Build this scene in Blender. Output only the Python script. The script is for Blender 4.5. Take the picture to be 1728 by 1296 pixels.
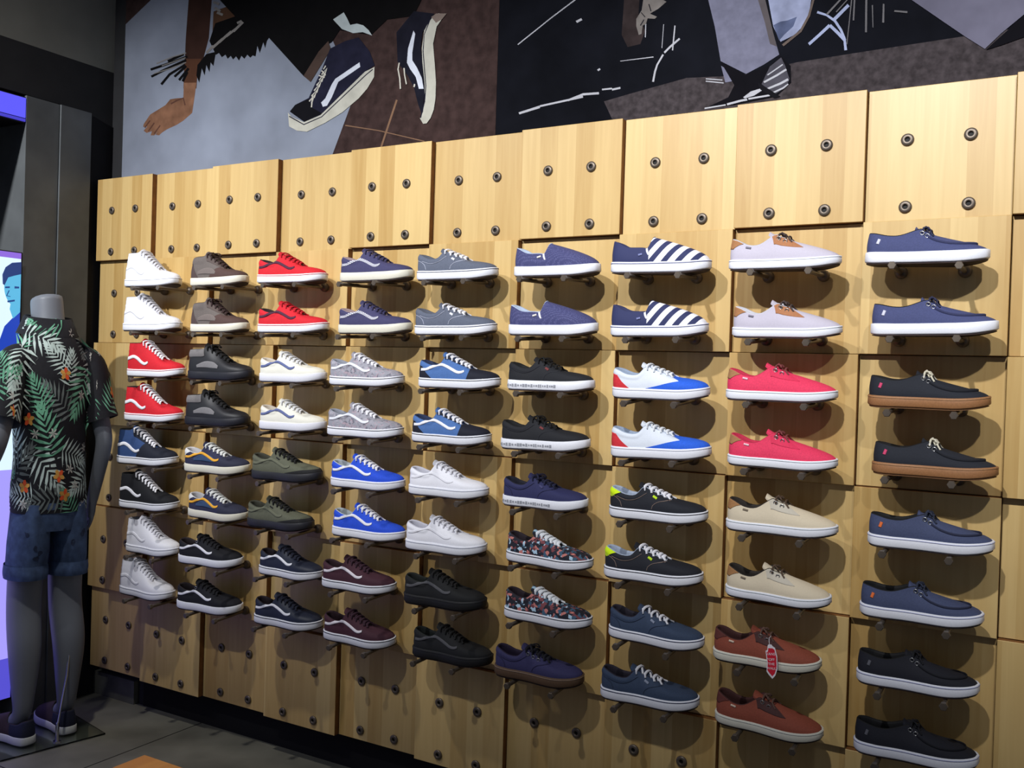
import bpy, bmesh, math, random
import numpy as np
from mathutils import Vector, Matrix
from mathutils.bvhtree import BVHTree
from mathutils.geometry import tessellate_polygon

for o in list(bpy.data.objects):
    bpy.data.objects.remove(o, do_unlink=True)
COL = bpy.context.scene.collection
SC = bpy.context.scene

# ------------------------------------------------------------------ scale
P = 0.345                 # width (and height) of one wall panel, metres
GT = 6.283 * P            # height of the panel grid datum above the floor
TOP = GT + 0.12 * P       # top edge of the panelling
DEP = 0.063 * P           # how far the proud panels stand out
WALL_Y = 0.19 * P         # plane of the back wall behind the panels

# ------------------------------------------------------------------ camera
cd = bpy.data.cameras.new('camera')
cam = bpy.data.objects.new('camera', cd)
COL.objects.link(cam)
SC.camera = cam
cd.sensor_width = 36.0
cd.lens = 36.0 * 1603.5 / 1728.0
cd.clip_start = 0.02
YAW, PIT, ROLL = -0.5258, -0.0106, 0.0307
fw = Vector((math.sin(YAW) * math.cos(PIT), math.cos(YAW) * math.cos(PIT), math.sin(PIT)))
rt = Vector((math.cos(YAW), -math.sin(YAW), 0))
up = rt.cross(fw)
r2 = rt * math.cos(ROLL) + up * math.sin(ROLL)
u2 = up * math.cos(ROLL) - rt * math.sin(ROLL)
cam.matrix_world = Matrix(((r2.x, u2.x, -fw.x, 10.3507 * P), (r2.y, u2.y, -fw.y, -7.6 * P),
                           (r2.z, u2.z, -fw.z, GT - 2.1102 * P), (0, 0, 0, 1)))

# ------------------------------------------------------------------ world, lights, exposure
w = bpy.data.worlds.new('world')
SC.world = w
w.use_nodes = True
w.node_tree.nodes['Background'].inputs[0].default_value = (0.55, 0.62, 0.80, 1)
w.node_tree.nodes['Background'].inputs[1].default_value = 0.15
SC.view_settings.view_transform = 'Standard'
SC.view_settings.look = 'None'
SC.view_settings.gamma = 1.0
SC.view_settings.use_curve_mapping = False
SC.view_settings.exposure = 0.0


def spot(x, y, z, tx, ty, tz, watts, size=72, blend=0.55, col=(1.0, 0.97, 0.93), rad=0.03):
    l = bpy.data.lights.new('track_or_fill_spot', 'SPOT')
    l.energy = watts
    l.spot_size = math.radians(size)
    l.spot_blend = blend
    l.color = col
    l.shadow_soft_size = rad
    o = bpy.data.objects.new('track_or_fill_spot', l)
    o.location = (x, y, z)
    o.rotation_euler = (Vector((tx, ty, tz)) - Vector((x, y, z))).to_track_quat('-Z', 'Y').to_euler()
    COL.objects.link(o)
    return o


for i, sx in enumerate((0.20, 1.15, 2.10, 3.05, 4.00)):
    spot(sx, -2.2, 3.05, sx + 0.03, 0.0, 1.86, (215, 212, 222, 238, 165)[i], size=58, blend=1.0, col=(0.97, 0.98, 1.0))
spot(1.0, -1.15, 3.2, 0.85, -1.0, 0.0, 90, size=84, blend=1.0, col=(1.0, 0.97, 0.92), rad=0.05)  # added fill downlight, not on the track, to brighten floor and mannequin

# ------------------------------------------------------------------ materials
MATS = {}


def lin(c):
    return tuple(((v / 255.0) / 12.92 if v / 255.0 <= 0.04045 else ((v / 255.0 + 0.055) / 1.055) ** 2.4) for v in c)


def nmat(key):
    m = bpy.data.materials.new(key)
    m.use_nodes = True
    MATS[key] = m
    nt = m.node_tree
    return m, nt, nt.nodes['Principled BSDF']


def mat(key, rgb=None, rough=0.75, metal=0.0, noise=0.10, scale=90.0, bump=0.15, spec=0.35):
    """plain procedural material; rgb are 0-255 display values of the thing's own colour"""
    if key in MATS:
        return MATS[key]
    m, nt, b = nmat(key)
    N, L = nt.nodes, nt.links
    c = lin(rgb)
    tc = N.new('ShaderNodeTexCoord')
    nz = N.new('ShaderNodeTexNoise')
    nz.inputs['Scale'].default_value = scale
    nz.inputs['Detail'].default_value = 3
    L.new(tc.outputs['Object'], nz.inputs['Vector'])
    rp = N.new('ShaderNodeValToRGB')
    rp.color_ramp.elements[0].color = tuple(v * (1 - noise) for v in c) + (1,)
    rp.color_ramp.elements[1].color = tuple(min(1, v * (1 + noise)) for v in c) + (1,)
    rp.color_ramp.elements[0].position = 0.3
    rp.color_ramp.elements[1].position = 0.7
    L.new(nz.outputs['Fac'], rp.inputs['Fac'])
    L.new(rp.outputs['Color'], b.inputs['Base Color'])
    b.inputs['Roughness'].default_value = rough
    b.inputs['Metallic'].default_value = metal
    b.inputs['Specular IOR Level'].default_value = spec
    if bump > 0:
        bp = N.new('ShaderNodeBump')
        bp.inputs['Strength'].default_value = bump
        bp.inputs['Distance'].default_value = 0.001
        L.new(nz.outputs['Fac'], bp.inputs['Height'])
        L.new(bp.outputs['Normal'], b.inputs['Normal'])
    return m


def C(r, g, b, rough=0.8, **k):
    if min(r, g, b) > 170:
        k.setdefault('noise', 0.03)
    return mat('fabric_%d_%d_%d_%d' % (r, g, b, int(rough * 100)), (r, g, b), rough, scale=260, **k)


def glow(key, rgb, strength):
    if key in MATS:
        return MATS[key]
    m, nt, b = nmat(key)
    c = lin(rgb)
    b.inputs['Base Color'].default_value = (0.02, 0.02, 0.03, 1)
    b.inputs['Emission Color'].default_value = c + (1,)
    b.inputs['Emission Strength'].default_value = strength
    b.inputs['Roughness'].default_value = 0.4
    return m


def wood(key, dark, light, stave=0.062, rough=0.42, coat=0.0):
    m, nt, b = nmat(key)
    N, L = nt.nodes, nt.links
    tc = N.new('ShaderNodeTexCoord')
    oi = N.new('ShaderNodeObjectInfo')
    sp = N.new('ShaderNodeSeparateXYZ')
    L.new(tc.outputs['Object'], sp.inputs[0])

    def M(op, a, bb=None):
        n = N.new('ShaderNodeMath')
        n.operation = op
        for i, v in enumerate((a, bb)):
            if v is None:
                continue
            if isinstance(v, (int, float)):
                n.inputs[i].default_value = v
            else:
                L.new(v, n.inputs[i])
        return n.outputs[0]
    rnd = M('MULTIPLY', oi.outputs['Random'], 37.0)
    idx = M('FLOOR', M('ADD', M('DIVIDE', sp.outputs['X'], stave), rnd))
    wn = N.new('ShaderNodeTexWhiteNoise')
    wn.noise_dimensions = '1D'
    L.new(M('ADD', idx, M('MULTIPLY', rnd, 13.7)), wn.inputs['W'])
    cb = N.new('ShaderNodeCombineXYZ')
    L.new(M('MULTIPLY', sp.outputs['X'], 55.0), cb.inputs[0])
    L.new(M('ADD', M('MULTIPLY', idx, 3.1), rnd), cb.inputs[1])
    L.new(M('MULTIPLY', sp.outputs['Z'], 3.0), cb.inputs[2])
    nz = N.new('ShaderNodeTexNoise')
    nz.inputs['Scale'].default_value = 1.0
    nz.inputs['Detail'].default_value = 5
    nz.inputs['Distortion'].default_value = 0.6
    L.new(cb.outputs[0], nz.inputs['Vector'])
    f = M('ADD', M('MULTIPLY', wn.outputs['Value'], 0.55), M('MULTIPLY', nz.outputs['Fac'], 0.55))
    rp = N.new('ShaderNodeValToRGB')
    rp.color_ramp.elements[0].color = lin(dark) + (1,)
    rp.color_ramp.elements[1].color = lin(light) + (1,)
    rp.color_ramp.elements[0].position = 0.1
    rp.color_ramp.elements[1].position = 0.9
    L.new(f, rp.inputs['Fac'])
    L.new(rp.outputs['Color'], b.inputs['Base Color'])
    b.inputs['Roughness'].default_value = rough
    b.inputs['Coat Weight'].default_value = coat
    bp = N.new('ShaderNodeBump')
    bp.inputs['Strength'].default_value = 0.08
    bp.inputs['Distance'].default_value = 0.001
    L.new(nz.outputs['Fac'], bp.inputs['Height'])
    L.new(bp.outputs['Normal'], b.inputs['Normal'])
    return m


WOOD = wood('panel_wood', (176, 138, 76), (214, 184, 124))
WOOD_EDGE = mat('panel_edge', (128, 84, 42), 0.7, noise=0.2, scale=40)
BENCH = wood('bench_wood', (196, 122, 52), (226, 156, 78), stave=0.045, rough=0.35)
IRON = mat('peg_iron', (104, 94, 84), 0.42, 0.55, noise=0.12, scale=60)
IRON_DK = mat('socket_hole_dark', (16, 14, 14), 0.6, 0.2)
CHROME = mat('chrome', (200, 200, 205), 0.12, 1.0, noise=0.02, bump=0)


def floral(key, base, cols, scale):
    m, nt, b = nmat(key)
    N, L = nt.nodes, nt.links
    tc = N.new('ShaderNodeTexCoord')
    nz = N.new('ShaderNodeTexNoise')
    nz.inputs['Scale'].default_value = scale * 0.6
    mp = N.new('ShaderNodeVectorMath')
    mp.operation = 'MULTIPLY_ADD'
    mp.inputs[1].default_value = (0.02, 0.02, 0.02)
    L.new(tc.outputs['Object'], nz.inputs['Vector'])
    L.new(nz.outputs['Color'], mp.inputs[0])
    L.new(tc.outputs['Object'], mp.inputs[2])
    v = N.new('ShaderNodeTexVoronoi')
    v.inputs['Scale'].default_value = scale
    L.new(mp.outputs[0], v.inputs['Vector'])
    sp = N.new('ShaderNodeSeparateColor')
    L.new(v.outputs['Color'], sp.inputs[0])
    rp = N.new('ShaderNodeValToRGB')
    rp.color_ramp.interpolation = 'CONSTANT'
    els = [base] + cols
    rp.color_ramp.elements[0].color = lin(els[0]) + (1,)
    rp.color_ramp.elements[0].position = 0.0
    rp.color_ramp.elements[1].color = lin(els[1]) + (1,)
    rp.color_ramp.elements[1].position = 0.42
    for i, c in enumerate(els[2:]):
        e = rp.color_ramp.elements.new(0.42 + 0.58 * (i + 1) / (len(els) - 1))
        e.color = lin(c) + (1,)
    L.new(sp.outputs[0], rp.inputs['Fac'])
    L.new(rp.outputs['Color'], b.inputs['Base Color'])
    b.inputs['Roughness'].default_value = 0.8
    return m


def stripes(key, a, c, period, lean, x0):
    m, nt, b = nmat(key)
    N, L = nt.nodes, nt.links
    tc = N.new('ShaderNodeTexCoord')
    sp = N.new('ShaderNodeSeparateXYZ')
    L.new(tc.outputs['Object'], sp.inputs[0])

    def M(op, p, q):
        n = N.new('ShaderNodeMath')
        n.operation = op
        for i, v in enumerate((p, q)):
            if isinstance(v, (int, float)):
                n.inputs[i].default_value = v
            else:
                L.new(v, n.inputs[i])
        return n.outputs[0]
    t = M('SUBTRACT', sp.outputs['X'], M('MULTIPLY', sp.outputs['Z'], lean))
    band = M('LESS_THAN', M('FRACT', M('DIVIDE', M('SUBTRACT', t, x0), period), 0), 0.52)
    f = M('MULTIPLY', band, M('GREATER_THAN', sp.outputs['X'], 0.1185))
    mx = N.new('ShaderNodeMix')
    mx.data_type = 'RGBA'
    L.new(f, mx.inputs[0])
    mx.inputs[6].default_value = lin(a) + (1,)
    mx.inputs[7].default_value = lin(c) + (1,)
    L.new(mx.outputs[2], b.inputs['Base Color'])
    b.inputs['Roughness'].default_value = 0.8
    return m


def dots(key, base, spot_c, scale):
    m, nt, b = nmat(key)
    N, L = nt.nodes, nt.links
    tc = N.new('ShaderNodeTexCoord')
    v = N.new('ShaderNodeTexVoronoi')
    v.inputs['Scale'].default_value = scale
    v.inputs['Randomness'].default_value = 0.35
    L.new(tc.outputs['Object'], v.inputs['Vector'])
    rp = N.new('ShaderNodeValToRGB')
    rp.color_ramp.elements[0].color = lin(spot_c) + (1,)
    rp.color_ramp.elements[1].color = lin(base) + (1,)
    rp.color_ramp.elements[0].position = 0.2
    rp.color_ramp.elements[1].position = 0.3
    L.new(v.outputs['Distance'], rp.inputs['Fac'])
    L.new(rp.outputs['Color'], b.inputs['Base Color'])
    b.inputs['Roughness'].default_value = 0.8
    return m


# ------------------------------------------------------------------ object helpers
def link(name, me, parent=None, loc=(0, 0, 0), rot=(0, 0, 0)):
    o = bpy.data.objects.new(name, me)
    COL.objects.link(o)
    o.location = loc
    o.rotation_euler = rot
    if parent is not None:
        o.parent = parent
    return o


def tag(o, label=None, cat=None, group=None, kind=None):
    if label:
        o['label'] = label
    if cat:
        o['category'] = cat
    if group:
        o['group'] = group
    if kind:
        o['kind'] = kind
    return o


class MB:
    """collects vertices and faces with material slots, builds one mesh"""

    def __init__(self):
        self.v, self.f, self.m, self.mats = [], [], [], []

    def slot(self, m):
        if m not in self.mats:
            self.mats.append(m)
        return self.mats.index(m)

    def add(self, vs, fs, m):
        k = len(self.v)
        s = self.slot(m)
        self.v += [tuple(p) for p in vs]
        for f in fs:
            self.f.append(tuple(i + k for i in f))
            self.m.append(s)
        return self

    def box(self, x0, x1, y0, y1, z0, z1, m):
        vs = [(x, y, z) for x in (x0, x1) for y in (y0, y1) for z in (z0, z1)]
        fs = [(0, 1, 3, 2), (4, 6, 7, 5), (0, 4, 5, 1), (2, 3, 7, 6), (0, 2, 6, 4), (1, 5, 7, 3)]
        return self.add(vs, fs, m)

    def grid(self, rows, m, closed=False, flip=False):
        n = len(rows[0])
        vs = [p for r in rows for p in r]
        fs = []
        for i in range(len(rows) - 1):
            for j in range(n if closed else n - 1):
                a, b = i * n + j, i * n + (j + 1) % n
                c, d = b + n, a + n
                fs.append((a, d, c, b) if flip else (a, b, c, d))
        return self.add(vs, fs, m)

    def cap(self, ring, m, flip=False):
        n = len(ring)
        return self.add(ring, [tuple(range(n))[::-1] if flip else tuple(range(n))], m)

    def tube(self, pts, ra, rb=None, seg=8, m=None, upv=Vector((0, 0, 1)), caps=True):
        """sweep an ellipse along pts; ra across, rb along the up side (numbers or lists)"""
        pts = [Vector(p) for p in pts]
        rb = ra if rb is None else rb
        rows = []
        for i, p in enumerate(pts):
            t = (pts[min(i + 1, len(pts) - 1)] - pts[max(i - 1, 0)]).normalized()
            s = t.cross(upv)
            if s.length < 1e-4:
                s = t.cross(Vector((1, 0, 0)))
            s.normalize()
            n = s.cross(t)
            a = ra[i] if isinstance(ra, (list, tuple)) else ra
            b = rb[i] if isinstance(rb, (list, tuple)) else rb
            rows.append([p + s * (a * math.cos(2 * math.pi * k / seg)) + n * (b * math.sin(2 * math.pi * k / seg))
                         for k in range(seg)])
        self.grid(rows, m, closed=True)
        if caps:
            self.cap(rows[0], m, True)
            self.cap(rows[-1], m)
        return self

    def mesh(self, name, smooth=True):
        me = bpy.data.meshes.new(name)
        me.from_pydata(self.v, [], self.f)
        for m in self.mats:
            me.materials.append(m)
        me.polygons.foreach_set('material_index', self.m)
        me.polygons.foreach_set('use_smooth', [smooth] * len(self.f))
        me.update()
        bm = bmesh.new()
        bm.from_mesh(me)
        bmesh.ops.recalc_face_normals(bm, faces=bm.faces)
        bm.to_mesh(me)
        bm.free()
        return me

    def build(self, name, parent=None, loc=(0, 0, 0), rot=(0, 0, 0), smooth=True):
        return link(name, self.mesh(name, smooth), parent, loc, rot)


def bevel_mesh(me, width, seg=2):
    bm = bmesh.new()
    bm.from_mesh(me)
    bmesh.ops.bevel(bm, geom=list(bm.edges), offset=width, segments=seg, affect='EDGES', profile=0.6)
    bm.to_mesh(me)
    bm.free()
    return me


def struct(name, mb, label=None, smooth=False):
    o = mb.build(name, smooth=smooth)
    o['kind'] = 'structure'
    o['label'] = label or name.replace('_', ' ')
    o['category'] = name.split('_')[0]
    return o

# poster artwork outlines: (x, z) metres on the wall
ART_DANCER = [
('board',[(0.043,2.887),(0.216,2.971),(0.463,3.066),(1.073,2.951),(1.138,2.763),(1.318,2.455),(1.314,2.423),(1.221,2.223),(1.178,2.078),(0.042,2.117)]),
('tan',[(1.506,2.393),(1.444,2.236),(1.413,2.127),(1.421,2.125),(1.452,2.234),(1.514,2.39)]),
('tan',[(1.278,2.324),(1.432,2.29),(1.635,2.232),(1.636,2.235),(1.433,2.293),(1.279,2.328)]),
('arm',[(0.421,3.074),(0.573,3.045),(0.568,2.904),(0.557,2.751),(0.514,2.631),(0.42,2.643),(0.422,2.771),(0.433,2.927)]),
('arm2',[(0.418,2.687),(0.516,2.674),(0.497,2.616),(0.493,2.557),(0.416,2.567)]),
('skin',[(0.418,2.59),(0.492,2.581),(0.484,2.527),(0.472,2.461),(0.421,2.435),(0.383,2.422),(0.322,2.409),(0.294,2.399),(0.276,2.389),(0.254,2.394),(0.268,2.407),(0.247,2.392),(0.224,2.394),(0.231,2.411),(0.198,2.407),(0.179,2.418),(0.201,2.434),(0.175,2.434),(0.178,2.446),(0.217,2.482),(0.311,2.511),(0.339,2.532),(0.385,2.531),(0.417,2.528)]),
('skin2',[(0.346,2.509),(0.381,2.519),(0.415,2.525),(0.425,2.497),(0.433,2.497),(0.419,2.53),(0.377,2.525),(0.341,2.515)]),
('skin2',[(0.241,2.446),(0.206,2.415),(0.212,2.411),(0.248,2.442)]),
('skin2',[(0.279,2.432),(0.243,2.401),(0.249,2.397),(0.285,2.428)]),
('skin2',[(0.215,2.459),(0.183,2.432),(0.189,2.428),(0.221,2.455)]),
('skin3',[(0.58,2.854),(0.656,2.861),(0.714,2.809),(0.692,2.77),(0.617,2.749),(0.577,2.765)]),
('black',[(0.561,2.739),(0.592,2.805),(0.707,2.815),(0.799,2.772),(0.889,2.704),(0.877,2.692),(0.869,2.666),(0.858,2.69),(0.841,2.651),(0.827,2.681),(0.819,2.641),(0.803,2.647),(0.791,2.64),(0.774,2.654),(0.759,2.64),(0.742,2.654),(0.73,2.637),(0.713,2.656),(0.697,2.646),(0.684,2.662),(0.667,2.653),(0.654,2.671),(0.634,2.664),(0.617,2.683),(0.6,2.678)]),
('black',[(0.496,2.652),(0.546,2.689),(0.6,2.69),(0.588,2.635),(0.571,2.652),(0.566,2.614),(0.547,2.645),(0.539,2.604),(0.521,2.635),(0.509,2.579),(0.491,2.61)]),
('black',[(0.433,2.699),(0.298,2.684),(0.211,2.676),(0.216,2.666),(0.304,2.674),(0.438,2.69)]),
('black',[(0.426,2.686),(0.284,2.661),(0.215,2.645),(0.222,2.636),(0.291,2.651),(0.432,2.676)]),
('black',[(0.419,2.667),(0.327,2.64),(0.276,2.604),(0.288,2.596),(0.336,2.631),(0.426,2.658)]),
('black',[(0.425,2.661),(0.356,2.626),(0.366,2.618),(0.435,2.652)]),
('black',[(0.439,2.649),(0.384,2.608),(0.395,2.6),(0.45,2.641)]),
('black',[(0.411,2.712),(0.315,2.696),(0.322,2.686),(0.417,2.702)]),
('black',[(0.431,2.634),(0.405,2.599),(0.418,2.593),(0.444,2.628)]),
('grey',[(0.427,2.712),(0.335,2.706),(0.248,2.693),(0.251,2.689),(0.337,2.702),(0.429,2.708)]),
('grey',[(0.424,2.693),(0.282,2.679),(0.284,2.675),(0.426,2.689)]),
('grey',[(0.428,2.673),(0.337,2.661),(0.235,2.653),(0.237,2.649),(0.339,2.657),(0.43,2.669)]),
('grey',[(0.551,2.689),(0.59,2.712),(0.58,2.72),(0.541,2.697)]),
('grey',[(0.584,2.703),(0.642,2.732),(0.633,2.741),(0.574,2.712)]),
('grey',[(0.623,2.721),(0.688,2.754),(0.679,2.762),(0.614,2.73)]),
('grey',[(0.662,2.739),(0.719,2.763),(0.711,2.771),(0.653,2.747)]),
('grey',[(0.701,2.752),(0.752,2.781),(0.742,2.789),(0.691,2.76)]),
('grey',[(0.718,2.781),(0.743,2.786),(0.737,2.795),(0.712,2.79)]),
('grey',[(0.583,2.864),(0.617,2.844),(0.624,2.851),(0.589,2.871)]),
('grey',[(0.576,2.888),(0.61,2.873),(0.615,2.881),(0.581,2.896)]),
('grey',[(0.598,2.842),(0.632,2.827),(0.637,2.835),(0.603,2.85)]),
('black',[(0.606,3.039),(0.612,2.896),(0.707,2.81),(0.805,2.758),(0.883,2.707),(1.074,2.529),(1.111,2.547),(1.157,2.624),(1.205,2.639),(1.241,2.677),(1.388,2.637),(1.458,2.681),(1.574,2.675),(1.674,2.837)]),
('ankle',[(1.071,2.532),(1.107,2.505),(1.201,2.613),(1.188,2.645),(1.143,2.613)]),
('cloth',[(1.208,2.721),(1.258,2.739),(1.275,2.714),(1.29,2.688),(1.321,2.688),(1.351,2.677),(1.376,2.656),(1.393,2.634),(1.349,2.653),(1.305,2.656),(1.252,2.679)]),
('navy',[(1.007,2.406),(1.033,2.428),(1.1,2.446),(1.133,2.5),(1.16,2.542),(1.198,2.616),(1.27,2.633),(1.331,2.637),(1.384,2.578),(1.408,2.526),(1.365,2.509),(1.161,2.378),(1.08,2.36)]),
('blackshoe',[(1.007,2.406),(1.033,2.428),(1.1,2.442),(1.122,2.406),(1.169,2.381),(1.08,2.36)]),
('cream',[(0.998,2.403),(1.017,2.385),(1.08,2.358),(1.161,2.376),(1.365,2.509),(1.408,2.52),(1.407,2.484),(1.378,2.447),(1.339,2.416),(1.266,2.375),(1.185,2.345),(1.096,2.321),(1.046,2.33),(1.006,2.35)]),
('navy',[(1.003,2.387),(1.08,2.347),(1.168,2.367),(1.373,2.496),(1.402,2.511),(1.399,2.514),(1.37,2.499),(1.165,2.37),(1.08,2.351),(1.006,2.39)]),
('white',[(1.162,2.422),(1.182,2.435),(1.211,2.483),(1.227,2.501),(1.339,2.546),(1.343,2.529),(1.242,2.488),(1.213,2.435),(1.191,2.407),(1.171,2.405)]),
('lace',[(1.106,2.431),(1.127,2.452),(1.112,2.426),(1.119,2.424),(1.131,2.456),(1.101,2.435)]),
('lace',[(1.118,2.449),(1.139,2.471),(1.124,2.445),(1.13,2.442),(1.143,2.474),(1.112,2.453)]),
('lace',[(1.129,2.468),(1.15,2.489),(1.135,2.463),(1.142,2.46),(1.154,2.493),(1.124,2.472)]),
('lace',[(1.141,2.486),(1.161,2.507),(1.147,2.481),(1.153,2.479),(1.165,2.511),(1.135,2.49)]),
('lace',[(1.152,2.504),(1.173,2.525),(1.158,2.5),(1.165,2.497),(1.177,2.529),(1.147,2.508)]),
('lace',[(1.164,2.523),(1.184,2.544),(1.17,2.518),(1.176,2.515),(1.188,2.547),(1.158,2.527)]),
('lace',[(1.158,2.539),(1.179,2.519),(1.183,2.521),(1.163,2.541)]),
('lace',[(1.146,2.522),(1.175,2.51),(1.177,2.514),(1.148,2.526)]),
('lace',[(1.171,2.542),(1.182,2.553),(1.178,2.557),(1.167,2.545)]),
('lace',[(1.117,2.458),(1.113,2.41),(1.119,2.409),(1.123,2.457)]),
('navy2',[(1.502,2.628),(1.576,2.691),(1.662,2.668),(1.615,2.611),(1.609,2.556),(1.615,2.537),(1.632,2.404),(1.622,2.327),(1.606,2.362),(1.586,2.422),(1.556,2.471),(1.511,2.523)]),
('cream',[(1.66,2.661),(1.68,2.666),(1.709,2.659),(1.691,2.64),(1.674,2.622),(1.661,2.565),(1.671,2.492),(1.678,2.431),(1.678,2.376),(1.672,2.338),(1.66,2.311),(1.644,2.294),(1.629,2.294),(1.615,2.314),(1.627,2.335),(1.633,2.375),(1.631,2.428),(1.618,2.51),(1.614,2.556),(1.622,2.616),(1.639,2.64)]),
('navy',[(1.644,2.652),(1.621,2.602),(1.618,2.545),(1.634,2.424),(1.631,2.371),(1.616,2.316),(1.62,2.315),(1.635,2.37),(1.638,2.423),(1.622,2.544),(1.624,2.601),(1.648,2.65)]),
('sole',[(1.65,2.658),(1.67,2.667),(1.714,2.66),(1.695,2.643),(1.671,2.635)]),
('white',[(1.576,2.623),(1.584,2.611),(1.574,2.547),(1.575,2.52),(1.596,2.492),(1.618,2.453),(1.627,2.415),(1.607,2.417),(1.592,2.46),(1.566,2.492),(1.552,2.515),(1.555,2.564)]),
('lace',[(1.516,2.52),(1.511,2.498),(1.52,2.463),(1.524,2.427),(1.53,2.427),(1.526,2.463),(1.517,2.497),(1.521,2.519)]),
('lace',[(1.537,2.498),(1.541,2.473),(1.55,2.44),(1.555,2.44),(1.546,2.473),(1.543,2.498)]),
('lace',[(1.585,2.437),(1.583,2.427),(1.589,2.425),(1.591,2.435)]),
('screw',[(1.939,2.247),(1.948,2.243),(1.946,2.235),(1.937,2.24)]),
]
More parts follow.
